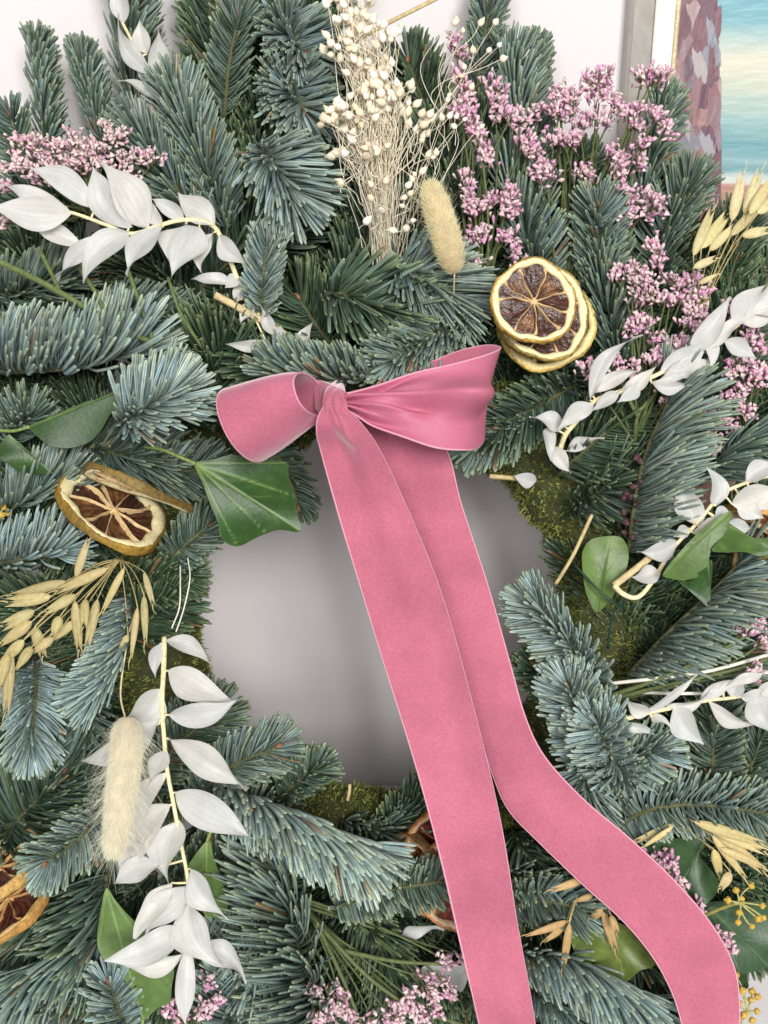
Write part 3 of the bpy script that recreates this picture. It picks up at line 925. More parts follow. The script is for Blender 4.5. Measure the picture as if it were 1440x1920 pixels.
# ================================================================ ivy leaves
def ivy(label, outline, base, tip, h, tilt=(0, 0), curl=0.0, fold=.10, col=(58, 88, 44), vein=(150, 170, 104), stalk=None, lobes=(), gloss=None, name='ivy_leaf', veinw=1.15, wave=.004):
    """outline in photograph pixels; h plus a plane tilt (metres per 100 px) and a fold along the midrib"""
    R = np.random.default_rng(sum(map(ord, label)))
    o = np.array(outline, float)
    closed = np.vstack([o, o[:1]])
    n = 96
    q = np.vstack([o[-1:], o, o[:2]])
    ring = []
    m = len(o)
    for i in range(m):
        a, b, c, d = q[i], q[i + 1], q[i + 2], q[i + 3]
        k = max(3, int(round(n / m)))
        for t in np.linspace(0, 1, k, endpoint=False):
            cr = .5 * (2 * b + (c - a) * t + (2 * a - 5 * b + 4 * c - d) * t ** 2 + (3 * b - a - 3 * c + d) * t ** 3)
            ring.append(.9 * cr + .1 * (b + (c - b) * t))
    # straight/curved blend keeps the leaf's corners
    ring = np.array(ring); N = len(ring)
    b2, t2 = np.array(base, float), np.array(tip, float)
    cen = b2 * .5 + t2 * .5
    if not np.all(np.isfinite(ring)): raise ValueError
    ax = (t2 - b2) / np.linalg.norm(t2 - b2); pp = np.array([-ax[1], ax[0]])
    L = np.linalg.norm(t2 - b2)
    nr = 26
    pts = [cen]
    for k in range(1, nr + 1):
        f = k / nr
        for p in ring:
            pts.append(cen + (p - cen) * f)
    pts = np.array(pts)
    # veins: from the base to each lobe and side branches
    veins = [(b2, t2, 1.0)] + [(b2, np.array(l, float), .8) for l in lobes]
    side = []
    for (a, b, wv) in veins[:1]:
        d = b - a; ld = np.linalg.norm(d)
        if ld < 1: continue
        d = d / ld; pe = np.array([-d[1], d[0]])
        for f in np.arange(.26, .85, .24):
            for sg in (-1, 1):
                s0 = a + d * ld * f
                side.append((s0, s0 + (d * .85 + pe * sg * .55) * ld * .34 * (1.1 - f), .28))
    def dist(p, a, b):
        ab = b - a
        t = np.clip(((p - a) @ ab) / (ab @ ab + 1e-9), 0, 1)
        return np.linalg.norm(p - (a + t[:, None] * ab), axis=1), t
    vn = np.zeros(len(pts))
    for a, b, wv in veins + side:
        d, t = dist(pts, a, b)
        wdt = veinw * (1.9 - 1.2 * t) * (1.25 if wv == 1 else .95 if wv > .5 else .7)
        vn = np.maximum(vn, wv * np.exp(-(d / wdt) ** 2))
    x = (pts - b2) @ ax / L; y = (pts - b2) @ pp / L
    hh = h + tilt[0] * (pts[:, 0] - cen[0]) / 100 + tilt[1] * (pts[:, 1] - cen[1]) / 100
    hh = hh + fold * L * S * np.abs(y) ** 1.2 - curl * L * S * (x - .4) ** 2
    hh = hh + wave * np.sin(5 * x + 3 * y + R.uniform(0, 6)) * np.clip(np.abs(y) * 2, 0, 1) - vn * .0003
    V = np.array([P(a[0], a[1], z) for a, z in zip(pts, hh)])
    F = [(0, 1 + i, 1 + (i + 1) % N) for i in range(N)]
    for k in range(nr - 1):
        for i in range(N):
            i2 = (i + 1) % N
            F.append((1 + k * N + i, 1 + (k + 1) * N + i, 1 + (k + 1) * N + i2, 1 + k * N + i2))
    base_c = lin(*col); vc = lin(*vein)
    spots = np.clip(np.sin(pts[:, 0] * .13 + 2 * np.sin(pts[:, 1] * .09)) * np.sin(pts[:, 1] * .17) - .55, 0, 1)
    C = base_c[None] * (1 - vn[:, None] * .55) + vc[None] * vn[:, None] * .55
    C = C * (1 + .5 * spots[:, None])
    rim = np.clip((np.arange(len(pts)) - 1) // N / nr - .93, 0, 1)[:, None] * 6
    C = C * (1 - rim * .3) + vc[None] * rim * .3
    C = C * (1 + .10 * np.sin(9 * x + 4 * np.sin(7 * y)))[:, None]
    t = thing(name, label, 'ivy leaf', P(base[0], base[1], h), 'ivy leaves tucked into the wreath')
    part('blade', t, V, F, M_IVY, cols=C)
    if stalk:
        v, f = tube(cat(PA(stalk), 18), .0008, 7)
        part('leaf_stalk', t, v, f, M_STEM, cols=np.tile(lin(132, 150, 84), (len(v), 1)))
    return t

# ================================================================ oats
def husk(b, t, wpx, R, tone, open_=0.16):
    ax = t - b; ln = np.linalg.norm(ax); T = ax / ln
    N = nrm(-FWD - T * (-FWD @ T)); W = np.cross(T, N)
    nu, nv = 11, 14
    Vs, Fs, Cs = [], [], []
    off = 0
    shells = [(-open_, .55, 1.0, .96), (open_, .55, .95, .93), (0, -.2, .62, .85)]
    for (sh, up, wf, lf) in shells:
        for i, q in enumerate(np.linspace(0, 1, nv)):
            pr = (q ** .6) * (1 - q) ** 1.2 * 2.3
            pr = max(pr, .03)
            cen = b + T * ln * lf * q + W * sh * wpx * S * q * 1.2 + N * (wpx * S * .12 * up * math.sin(math.pi * q))
            for j, u in enumerate(np.linspace(-1, 1, nu)):
                a = u * 1.25
                hw = wpx * S / 2 * pr * wf
                Vs.append(cen + W * hw * math.sin(a) + N * hw * .75 * (math.cos(a) - .2))
                st = 1.0 if j % 2 else .82
                Cs.append(tone * st * (1.06 - .16 * q) * R.uniform(.95, 1.04))
        Fs += grid_faces(nu, nv, off=off)
        off += nu * nv
    aw = tube(bez(b + T * ln * .88, t + T * ln * .16 + N * .001, W * wpx * S * .15, 6), [.0004, .00035, .0003, .0002, .00015, .0001], 5)
    Vs = np.array(Vs)
    F2 = Fs + [tuple(i + len(Vs) for i in q) for q in aw[1]]
    V2 = np.vstack([Vs, aw[0]])
    Cs = np.vstack([np.array(Cs), np.tile(tone * .95, (len(aw[0]), 1))])
    return V2, F2, Cs

def oats(label, base, spk, h, tone=(214, 200, 150), stems=True):
    R = np.random.default_rng(sum(map(ord, label)))
    bp = P(*base)
    t = thing('oat_spray', label, 'oats', bp, 'dried oat sprays')
    for i, q in enumerate(spk):
        bx, by, tx, ty, wd = q[:5]
        hh = h + R.uniform(-.006, .005) + .0004 * i * (10 / max(len(spk), 10)) if len(q) < 6 else q[5]
        tn = lin(*tone) * R.uniform(.82, 1.1) * np.array([1, R.uniform(.96, 1.02), R.uniform(.85, 1.05)])
        V, F, C = husk(P(bx, by, hh), P(tx, ty, hh + R.uniform(-.004, .005)), wd * .92, R, tn, R.uniform(.06, .26))
        part('spikelet', t, V, F, M_OAT, cols=C)
        e = P(bx, by, hh)
        if stems:
            v, f = tube(bez(bp, e, UPC * R.uniform(0, .10) * np.linalg.norm(e - bp) + FWD * .002, 10), .00028, 5)
            part('stalk', t, v, f, M_STEM, cols=np.tile(lin(190, 172, 118), (len(v), 1)))
    return t

# ================================================================ ivy flower heads
def umbel(label, base, hub, balls, h, rpx=6.5, col=(200, 166, 70)):
    R = np.random.default_rng(sum(map(ord, label)))
    bp = P(*base); hb = P(hub[0], hub[1], h)
    t = thing('ivy_flower_head', label, 'ivy berries', bp, 'yellow ivy flower heads')
    v, f = tube(bez(bp, hb, FWD * .001, 10), .0009, 7)
    part('stem', t, v, f, M_STEM, cols=np.tile(lin(168, 164, 96), (len(v), 1)))
    for (x, y) in balls:
        e = P(x, y, h + R.uniform(-.003, .004))
        d = nrm(e - hb + 1e-6)
        v, f = tube(bez(hb, e, R.normal(0, .0006, 3), 6), .0004, 5)
        part('stalk', t, v, f, M_STEM, cols=np.tile(lin(176, 170, 108), (len(v), 1)))
        r = rpx * S * R.uniform(.85, 1.15)
        prof = [(.25, -.7), (.75, -.35), (1.0, .1), (.95, .45), (.70, .72), (.35, .80), (.22, 1.15), (.03, 1.3)]
        pts = np.array([e + d * z * r for _, z in prof])
        v, f = tube(pts, [q * r for q, _ in prof], 10)
        cc = np.tile(lin(*col), (len(v), 1)) * R.uniform(.85, 1.1, (len(v), 1))
        part('berry', t, v, f, M_BERRY, cols=cc)
    return t

def strand(name, label, category, pts, r, mat, group=None, n=30):
    v, f = tube(cat(PA(pts), n), r, 7)
    return solo(name, v, f, mat, label, category, group=group)

# ================================================================ velvet ribbon
def ribbon(name, parent, A, B, nu=22, nv=110, disp=None, thick=.0007, closed=False, mat=None, selv=True, back=None):
    """strip between two edge curves A, B (world). disp(s,u)-> metres along the normal"""
    a = cat(A, nv) if not closed else A
    b = cat(B, nv) if not closed else B
    nv = len(a)
    u = np.linspace(0, 1, nu)
    G = a[:, None, :] * (1 - u)[None, :, None] + b[:, None, :] * u[None, :, None]
    def normals(G):
        if closed:
            dv = np.roll(G, -1, 0) - np.roll(G, 1, 0)
        else:
            dv = np.gradient(G, axis=0)
        du = np.gradient(G, axis=1)
        return nrm(np.cross(du, dv))
    N = normals(G)
    if N.reshape(-1, 3).mean(0) @ FWD > 0 and not closed: N = -N
    if disp is not None:
        s = np.linspace(0, 1, nv)
        D = np.array([[disp(si, ui) for ui in u] for si in s])
        G = G + N * D[:, :, None]
        N2 = normals(G)
        N = N2 * np.sign((N2 * N).sum(-1, keepdims=True) + 1e-9)
    top = G + N * thick / 2; bot = G - N * thick / 2
    V = np.vstack([top.reshape(-1, 3), bot.reshape(-1, 3)])
    M = nv * nu
    F = []
    vr = nv if closed else nv - 1
    for j in range(vr):
        j2 = (j + 1) % nv
        for i in range(nu - 1):
            F.append((j * nu + i, j * nu + i + 1, j2 * nu + i + 1, j2 * nu + i))
            F.append((M + j * nu + i, M + j2 * nu + i, M + j2 * nu + i + 1, M + j * nu + i + 1))
        F.append((j * nu, j2 * nu, M + j2 * nu, M + j * nu))
        F.append((j * nu + nu - 1, M + j * nu + nu - 1, M + j2 * nu + nu - 1, j2 * nu + nu - 1))
    if not closed:
        for i in range(nu - 1):
            F.append((i, M + i, M + i + 1, i + 1))
            e = (nv - 1) * nu
            F.append((e + i, e + i + 1, M + e + i + 1, M + e + i))
    sl = np.concatenate([[0], np.cumsum(np.linalg.norm(np.diff(G.mean(1), axis=0), axis=1))])
    cuv = np.zeros((nv, nu, 3)); cuv[:, :, 0] = u[None, :]; cuv[:, :, 1] = sl[:, None] / .04
    cuv = np.vstack([cuv.reshape(-1, 3)] * 2)
    o = part(name, parent, V, F, mat or M_VELVET, cols=cuv)
    o.data.materials.append(M_SATIN)
    # the reverse is plain woven satin
    idx = np.zeros(len(F), np.int32)
    c = 0
    for j in range(vr):
        for i in range(nu - 1):
            idx[c + 1] = 1
            c += 2
        c += 2
    if back: o.data.polygons.foreach_set('material_index', idx)
    if selv:
        for k in (0, nu - 1):
            e = G[:, k]
            if closed: e = np.vstack([e, e[:1]])
            v, f = tube(e, .00042, 6)
            part('selvage', o, v, f, M_SELV)
    return o

def bow():
    t = thing('velvet_bow', 'pink velvet ribbon bow with two long hanging tails', 'bow', P(640, 760, .12))
    g = lambda x, m, s: math.exp(-((x - m) / s) ** 2)
    # back tail first, then the front one
    A = PA([(640, 770, .118), (672, 810, .113), (715, 890, .106), (775, 1030, .100), (835, 1180, .098), (885, 1330, .098), (925, 1455, .101), (955, 1520, .105), (1010, 1578, .110), (1090, 1655, .112), (1170, 1728, .113), (1225, 1795, .113), (1262, 1865, .112), (1282, 1935, .110), (1290, 2000, .105)])
    B = PA([(690, 755, .118), (760, 785, .114), (832, 835, .108), (866, 950, .102), (915, 1100, .100), (955, 1240, .102), (985, 1345, .106), (1022, 1420, .110), (1095, 1500, .114), (1180, 1572, .116), (1265, 1652, .117), (1335, 1735, .117), (1375, 1810, .116), (1386, 1880, .114), (1384, 1960, .110)])
    ribbon('tail', t, A, B, disp=lambda s, u: .0035 * g(s, .03, .07) * math.sin(u * 11) + .0012 * math.sin(math.pi * u) * math.sin(6 * s), back=True)
    A = PA([(606, 764, .149), (594, 795, .147), (602, 845, .138), (635, 965, .130), (672, 1085, .127), (712, 1215, .126), (752, 1345, .126), (793, 1485, .127), (832, 1630, .128), (866, 1775, .128), (900, 1925, .127), (915, 2000, .126)])
    B = PA([(636, 758, .150), (670, 788, .147), (706, 835, .139), (748, 920, .130), (793, 1025, .125), (836, 1145, .122), (875, 1275, .122), (912, 1420, .123), (942, 1565, .124), (966, 1715, .124), (990, 1850, .124), (1008, 1960, .123)])
    def d1(s, u):
        p = 0
        for cu_, cl in ((.18, .06), (.38, .12), (.58, .09), (.82, .07)):
            p -= .0016 * g(u, cu_ + .5 * s * (cu_ - .4), .06) * math.exp(-(s / cl) ** 2) * math.sin(math.pi * min(1, max(0, u)))
        p += .0040 * g(s, .12, .07) * g(u, .72, .20) - .0018 * g(s, .18, .09) * g(u, .40, .20)
        p += (.0042 * g(u, .70, .30) * u ** .5 * (1 - u) ** .5 * 2) * (1 - g(s, 0, .1)) * (.75 + .25 * math.sin(5 * s + .5)) + .0016 * math.sin(13 * s + 3 * u) + .0010 * math.sin(23 * s - 2 * u)
        return p
    ribbon('tail', t, A, B, disp=d1, nv=180, nu=60, back=True)
    # right loop
    A = PA([(648, 738, .142), (700, 722, .145), (770, 700, .147), (850, 683, .146), (905, 668, .141), (933, 657, .133), (936, 650, .124), (908, 648, .114), (862, 658, .107), (812, 677, .104), (750, 700, .106), (690, 728, .114), (650, 745, .124)])
    B = PA([(648, 768, .143), (690, 790, .149), (745, 812, .152), (815, 838, .151), (868, 843, .146), (896, 838, .137), (908, 815, .126), (890, 790, .115), (850, 775, .107), (800, 765, .104), (745, 760, .106), (690, 760, .114), (650, 762, .124)])
    def d2(s, u):
        front = g(s, .18, .16)
        p = .0050 * g(s, .12, .09) * math.sin(u * 8.5 + .3) - .0170 * g(s, .29, .075) * g(u, .42, .17) + .0080 * g(s, .20, .06) * g(u, .54, .12) - .004 * g(s, .17, .06) * g(u, .22, .12)
        p += .0050 * g(s, .05, .06) * (abs(math.sin(u * 7.5 + .6)) ** .7 - .6)
        for cu_, cl in ((.22, .10), (.36, .20), (.60, .16), (.78, .10)):
            p -= .0032 * g(u, cu_ + .12 * s, .035) * math.exp(-(s / cl) ** 2)
        p += .0016 * math.sin(math.pi * u) * g(s, .45, .15)
        return p
    ribbon('loop', t, A, B, disp=d2, nv=190, nu=72, back=True)
    # left loop: a flopped roll whose open end shows on its right
    n = 96
    ph = np.linspace(0, 2 * math.pi, n, endpoint=False)
    def ring(c, a, dep, skew, asym=0):
        cc = P(*c)
        av = RIGHT * a[0] * S - UPC * a[1] * S
        bv = -FWD * dep + RIGHT * skew * S
        sh = np.sign(np.cos(ph)) * np.abs(np.cos(ph)) ** .92
        return cc + sh[:, None] * av[None] + (np.sin(ph) * (1 + asym * np.cos(ph)))[:, None] * bv[None]
    Lr = ring((456, 798, .134), (22, 60), .021, -25)
    Rr = ring((584, 741, .141), (9, 35), .014, -23)
    o = ribbon('loop', t, Lr, Rr, nu=30, closed=True, disp=lambda s, u: .0011 * math.sin(math.pi * u) + .0007 * math.sin(9 * s + 5 * u) * u, back=False)
    # band from the roll back to the knot
    A = PA([(590, 712, .128), (608, 716, .133), (632, 726, .140), (650, 738, .142)])
    B = PA([(592, 768, .130), (606, 776, .136), (626, 778, .143), (645, 772, .145)])
    ribbon('loop_root', t, A, B, nv=40, disp=lambda s, u: .0032 * math.sin(u * 10) * s, selv=False)
    # knot: gathered band wrapped round the middle
    A = PA([(626, 718, .112), (612, 734, .139), (606, 756, .147), (608, 776, .145), (622, 794, .130)])
    B = PA([(644, 718, .112), (648, 736, .140), (650, 756, .147), (656, 774, .145), (668, 790, .130)])
    def d3(s, u):
        return .0011 * (abs(math.sin(u * 6.0 + 2.0 * s)) - .6) + .0008 * math.sin(s * 7 - u * 3) + .0016 * math.sin(math.pi * u)
    ribbon('knot', t, A, B, nv=60, nu=60, disp=d3, selv=False)
bow()

# ================================================================ the fir: every sprig one can pick out
U_R, U_L, U_U, U_D = (1, 0, .5), (-1, 0, .5), (0, -1, .6), (0, 1, .6)
V_ = (0, 0, 1)
FIRS = [
 # label, path, options
 ('upright fir sprig standing leftmost against the wall at the top left', [(95, 330, .035), (85, 235, .04), (66, 80, .04)], dict(L=48, up=(1, .1, .35), g=.46, spread=120)),
 ('fir sprig with curled tip beside the leftmost upright sprig', [(215, 330, .035), (185, 230, .04), (150, 102, .04)], dict(L=48, up=(1, .2, .6), g=.44, spread=120)),
 ('short fir tuft poking out above the pale pink statice at the left edge', [(60, 340, .04), (40, 290, .05), (20, 215, .055)], dict(L=46, g=.44, spread=140)),
 ('shaded fir sprig behind the small ruscus spray at the top', [(290, 330, .03), (255, 180, .035), (228, -20, .035)], dict(L=80, up=(1, .1, .5), g=.45)),
 ('tall dark fir sprig reaching the top edge right of the small ruscus spray', [(450, 420, .03), (415, 220, .035), (390, -30, .035)], dict(L=80, g=.28, spread=150, dens=1.2)),
 ('light tipped fir shoot at the top edge above the tall dark sprig', [(420, 220, .045), (430, 120, .055), (448, 30, .06)], dict(L=55, g=.4, spread=170)),
 ('long drooping fir sprig running down right of the small ruscus spray', [(425, 430, .06), (385, 310, .068), (325, 165, .068)], dict(L=72, up=(.8, .5, .6), g=.5, spread=130, dens=1.15)),
 ('fir sprig between the pale statice and the drooping sprig', [(390, 450, .062), (330, 350, .068), (248, 235, .066)], dict(L=66, up=(.6, .7, .8), g=.5, spread=130, dens=1.1)),
 ('pale fir tip facing the viewer highest above the centre', [(528, 40, .05), (545, 62, .066), (568, 98, .074)], dict(L=86, up=(.4, .1, .9), g=.68, spread=150, dens=2.2, alpha=50)),
 ('pale fir tip just below the highest one', [(534, 140, .056), (548, 165, .072), (568, 205, .08)], dict(L=86, up=(.3, .2, .9), g=.66, spread=150, dens=2.2, alpha=50)),
 ('large pale fir tip fanning right beside the bleached seed heads', [(488, 270, .086), (512, 305, .092), (548, 360, .092)], dict(L=96, up=(.5, -.2, .85), g=.74, spread=130, alpha=50, tipfan=26, dens=1.9, curve=.3)),
 ('dark fir sprig at the top edge left of the pale central tips', [(520, 260, .025), (505, 130, .03), (495, -20, .03)], dict(L=74, g=.3, spread=160)),
 ('dark fir sprig right below the large pale fan', [(520, 470, .05), (590, 380, .058), (650, 300, .06)], dict(L=84, up=(.5, .5, .7), g=.34, spread=150)),
 ('deep green fir sprig under the stems of the bleached seed heads', [(640, 560, .055), (680, 470, .06), (700, 400, .06)], dict(L=86, up=V_, g=.25, spread=160)),
 ('dark fir sprig behind the right side of the bleached seed heads', [(850, 360, .035), (810, 240, .04), (765, 115, .04)], dict(L=78, g=.26, spread=160, dens=1.2)),
 ('fir sprig at the top edge above the lilac statice', [(890, 190, .03), (905, 90, .035), (925, -30, .035)], dict(L=46, g=.45, spread=150)),
 ('dark fir sprig behind the straw coloured bunny tail', [(900, 480, .045), (860, 380, .055), (810, 260, .055)], dict(L=82, up=(.7, .3, .6), g=.3, spread=150)),
 ('slim comb of fir with its tip against the wall left of the painting', [(1005, 320, .03), (1002, 220, .035), (1003, 82, .035)], dict(L=40, up=(1, 0, .3), g=.4, spread=100)),
 ('broad fir sprig between the two upper statice bunches', [(1000, 400, .045), (980, 260, .05), (958, 110, .045)], dict(L=74, up=(.9, .2, .6), g=.5, spread=120, dens=1.2)),
 ('bluish fir sprig above the stack of three citrus slices', [(1025, 560, .05), (990, 450, .065), (955, 320, .062)], dict(L=86, up=(.9, .3, .7), g=.52, spread=120, dens=1.2)),
 ('fir tip turned to the viewer below the big statice bunch', [(1120, 560, .06), (1122, 470, .07), (1120, 385, .078)], dict(L=62, up=(0, .4, 1), g=.5, spread=160)),
 ('fir sprig standing in front of the painting frame', [(1205, 520, .045), (1215, 340, .048), (1248, 188, .045)], dict(L=56, up=(.9, .2, .6), g=.42, spread=150)),
 ('curved fir sprig below the painted rock at the right', [(1220, 560, .05), (1245, 440, .06), (1295, 340, .062)], dict(L=66, up=(-.6, 0, .8), g=.4, spread=140)),
 ('dark green fir sprig at the right edge under the upper oat spray', [(1330, 640, .045), (1360, 560, .05), (1382, 462, .05)], dict(L=55, up=V_, g=.18, spread=160)),
 ('dark green fir shoot at the right edge beside the painted beach', [(1370, 660, .04), (1410, 580, .045), (1450, 500, .045)], dict(L=55, up=V_, g=.18, spread=160)),
 ('fir sprig right of the stack of three citrus slices', [(1175, 720, .055), (1150, 610, .065), (1125, 475, .065)], dict(L=76, up=(.8, .4, .7), g=.42, spread=130, dens=1.2)),
 ('big frosty fir sprig with upswept needles at the left edge below the long ruscus spray', [(-70, 700, .075), (60, 695, .088), (160, 686, .094), (255, 655, .092)], dict(L=118, up=(.15, -1, .55), g=.74, spread=95, alpha=66, curve=.7, dens=1.25, wpx=5.4)),
 ('frosty fir tip fanning up right above the left ivy leaf', [(222, 792, .094), (270, 765, .104), (318, 742, .106)], dict(L=92, up=(.05, -.45, .85), g=.84, spread=125, alpha=42, tipfan=34, curve=.25, wpx=5.2, dens=1.7)),
 ('shaded fir sprig under the frosty fan left of the bow', [(160, 835, .06), (220, 850, .066), (290, 860, .062)], dict(L=84, up=(.3, -.5, .8), g=.42, spread=130)),
 ('dull fir tip at the left edge above the curled ivy leaf', [(20, 830, .06), (35, 805, .07), (50, 782, .08)], dict(L=66, up=(.3, -1, .5), g=.45, spread=160)),
 ('pale fir sprig at the left edge beside the tilted citrus slice', [(-50, 985, .065), (30, 945, .078), (125, 900, .074)], dict(L=86, up=(.1, -1, .7), g=.56, spread=110, curve=.7)),
 ('blue grey fir sprig lying above the left oat spray', [(-60, 1060, .075), (20, 1052, .082), (112, 1032, .08)], dict(L=80, up=(.25, -1, .6), g=.78, spread=95, alpha=66, tint=(.97, 1, 1.04))),
 ('shaded fir sprig at the left edge under the long green stem', [(-40, 560, .05), (40, 545, .06), (120, 520, .06)], dict(L=80, up=(.1, -.6, .8), g=.42)),
 ('blue grey fir sprig under the middle of the long ruscus spray', [(170, 580, .055), (260, 592, .062), (355, 618, .06)], dict(L=76, up=(.4, -1, .5), g=.5, spread=110, tint=(.97, 1, 1.04))),
 ('dark green fir fan left of the bow above the left loop', [(400, 720, .05), (405, 690, .06), (412, 655, .068)], dict(L=125, up=(0, -1, .35), g=.14, spread=170, alpha=40, tipfan=40)),
 ('small pale upright fir tip under the end of the long ruscus spray', [(490, 600, .08), (492, 530, .09), (502, 452, .092)], dict(L=46, up=V_, g=.62, spread=165, alpha=48, dens=1.1)),
 ('green fir sprig with red bud in the middle above the bow', [(612, 543, .088), (660, 556, .096), (730, 585, .094)], dict(L=108, up=(.0, -.5, .85), g=.36, spread=140, alpha=46, tipfan=34, dens=1.4, curve=.3, tint=(1, 1.04, .95))),
 ('pale fir sprig sweeping right below the bunny tail above the bow', [(738, 495, .084), (790, 515, .094), (850, 560, .088)], dict(L=100, up=(.2, -.2, 1), g=.54, spread=140, alpha=44, curve=.3, dens=1.4)),
 ('pale fir sprig pointing down left above the right loop', [(905, 575, .075), (820, 622, .095), (728, 680, .108)], dict(L=66, up=(-.1, -.3, 1), g=.56, spread=150, alpha=42, dens=1.2)),
 ('short needled fir sprig lying along the top of the knot', [(720, 705, .10), (620, 708, .112), (512, 692, .114)], dict(L=62, up=(-.1, -1, .4), g=.52, spread=115, alpha=64, dens=1.25)),
 ('fir sprig left of the left loop', [(350, 800, .05), (375, 760, .058), (395, 700, .058)], dict(L=70, up=V_, g=.22, spread=160)),
 ('dark fir sprig hanging under the left loop beside the ivy leaf', [(500, 830, .055), (535, 880, .06), (560, 950, .058)], dict(L=46, up=V_, g=.34, spread=165, alpha=62)),
 ('dark fir sprig right of the right loop', [(1080, 720, .055), (1010, 760, .066), (930, 800, .072)], dict(L=72, up=(0, .3, 1), g=.3, spread=150)),
 ('fir tip hanging under the right loop at the edge of the hole', [(1000, 790, .06), (940, 820, .068), (885, 838, .07)], dict(L=56, up=(0, .5, .8), g=.42, spread=160)),
 ('dark fir sprig under the ruscus spray right of the bow', [(1045, 890, .055), (1095, 845, .065), (1165, 785, .066)], dict(L=84, up=(.1, .3, 1), g=.22, spread=140)),
 ('green fir fan on the moss right of the hole', [(1075, 960, .05), (1120, 925, .064), (1180, 885, .07)], dict(L=86, up=(.5, .6, .7), g=.3, spread=130)),
 ('big pale comb of fir with purple pollen cones right of the hole', [(1180, 1035, .075), (1190, 950, .085), (1212, 850, .09), (1262, 735, .088)], dict(L=112, up=(1, .12, .35), g=.60, spread=75, alpha=66, curve=.35, dens=1.5, cones=True)),
 ('bluish fir sprig at the right edge above the white leaf spray', [(1310, 900, .065), (1370, 850, .072), (1450, 800, .072)], dict(L=84, up=(.5, .7, .5), g=.5, tint=(.97, 1, 1.04))),
 ('pale fir sprig pointing up left into the hole from the right', [(1130, 1310, .07), (1080, 1230, .085), (998, 1130, .088)], dict(L=66, up=(-.4, .5, .8), g=.68, spread=110, alpha=56, dens=1.25)),
 ('long pale comb of fir below the right ivy leaf', [(1180, 1265, .072), (1250, 1190, .08), (1340, 1105, .084), (1405, 1035, .082)], dict(L=104, up=(.55, .75, .4), g=.60, spread=80, alpha=70, curve=.3, dens=1.45)),
 ('dark fir sprig right of the long pale comb', [(1290, 1290, .055), (1370, 1220, .062), (1450, 1150, .062)], dict(L=92, up=(.5, .7, .6), g=.4, dens=1.2)),
 ('frosty fir tip nearest the ribbon at the lower right of the hole', [(1120, 1450, .07), (1095, 1370, .085), (1066, 1288, .094)], dict(L=72, up=(-.3, .7, .8), g=.74, spread=155)),
 ('frosty fir rosette below the lower right ruscus spray', [(1170, 1480, .075), (1145, 1420, .09), (1120, 1358, .10)], dict(L=72, up=(-.2, .8, .8), g=.76, spread=165, tipfan=40)),
 ('pale fir tip right of the frosty rosette', [(1130, 1470, .07), (1170, 1440, .085), (1232, 1405, .094)], dict(L=64, up=(.1, .6, .8), g=.62, spread=160)),
 ('dark fir tuft at the hole edge left of the frosty tips', [(1060, 1330, .055), (1035, 1290, .065), (1002, 1250, .068)], dict(L=52, up=V_, g=.22, spread=160)),
 ('dark fir sprig standing under the lower right ruscus leaves', [(1330, 1500, .06), (1337, 1420, .068), (1338, 1330, .066)], dict(L=62, up=V_, g=.34, spread=120, alpha=60)),
 ('fir sprig at the right edge below the lower right ruscus spray', [(1400, 1510, .055), (1410, 1430, .062), (1440, 1350, .06)], dict(L=66, up=V_, g=.36, spread=140)),
 ('horizontal fir sprig with short needles above the lower right oats', [(1150, 1550, .08), (1230, 1515, .09), (1330, 1510, .092), (1450, 1528, .09)], dict(L=54, up=(0, -.1, 1), g=.56, spread=115, alpha=74, curve=.25)),
 ('pale fir sprig hanging beside the ribbon under the frosty rosette', [(1090, 1420, .075), (1095, 1470, .085), (1115, 1545, .084)], dict(L=62, up=(-.5, .3, .8), g=.64, spread=140)),
 ('dark fir sprig in the gap between the two ribbon tails', [(960, 1560, .05), (985, 1600, .058), (1030, 1660, .06)], dict(L=86, up=(.1, .6, .8), g=.3, spread=140)),
 ('blue grey fir sprig between the tails above the oat husks', [(940, 1640, .055), (1010, 1650, .068), (1080, 1672, .07)], dict(L=78, up=(.1, .6, .8), g=.5, tint=(.97, 1, 1.04))),
 ('fir tip between the tails beside the oat husks', [(960, 1700, .065), (1020, 1690, .078), (1085, 1702, .084)], dict(L=66, up=(.1, -.2, 1), g=.46, spread=160)),
 ('big blue grey fir sprig at the bottom between the tails', [(970, 1790, .07), (1060, 1800, .085), (1140, 1842, .09), (1215, 1890, .088)], dict(L=86, up=(-.15, .8, .6), g=.7, spread=110, alpha=56, dens=1.3, tint=(.97, 1, 1.04), wpx=5.2)),
 ('shaded fir sprig at the bottom under the curling tail', [(1160, 1770, .055), (1220, 1820, .064), (1270, 1900, .066)], dict(L=76, up=(-.2, .6, .8), g=.34)),
 ('pale fir sprig at the bottom edge between the tails', [(990, 1850, .065), (1040, 1885, .076), (1120, 1935, .078)], dict(L=78, up=(0, .7, .7), g=.6, tint=(.97, 1, 1.04))),
 ('dark green fir sprig at the left edge below the blue rosettes', [(-30, 1600, .065), (40, 1530, .075), (120, 1450, .075)], dict(L=112, up=(-.3, -.3, .9), g=.3, spread=120, alpha=60, dens=1.2)),
 ('pale green fir tip over the lower left citrus slices', [(215, 1500, .07), (160, 1560, .09), (85, 1618, .104)], dict(L=60, up=(-.2, .3, 1), g=.56, spread=140, alpha=54)),
 ('dark comb of fir right of the lower left citrus slices', [(200, 1640, .06), (190, 1720, .068), (160, 1800, .07)], dict(L=112, up=(-1, .05, .45), g=.36, spread=85, alpha=70, tint=(.97, 1, 1.04))),
 ('blue grey fir sprig filling the bottom left corner', [(190, 1760, .07), (110, 1800, .078), (20, 1850, .08), (-60, 1890, .078)], dict(L=92, up=(-.3, .9, .5), g=.56, spread=120, dens=1.3, tint=(.97, 1, 1.04))),
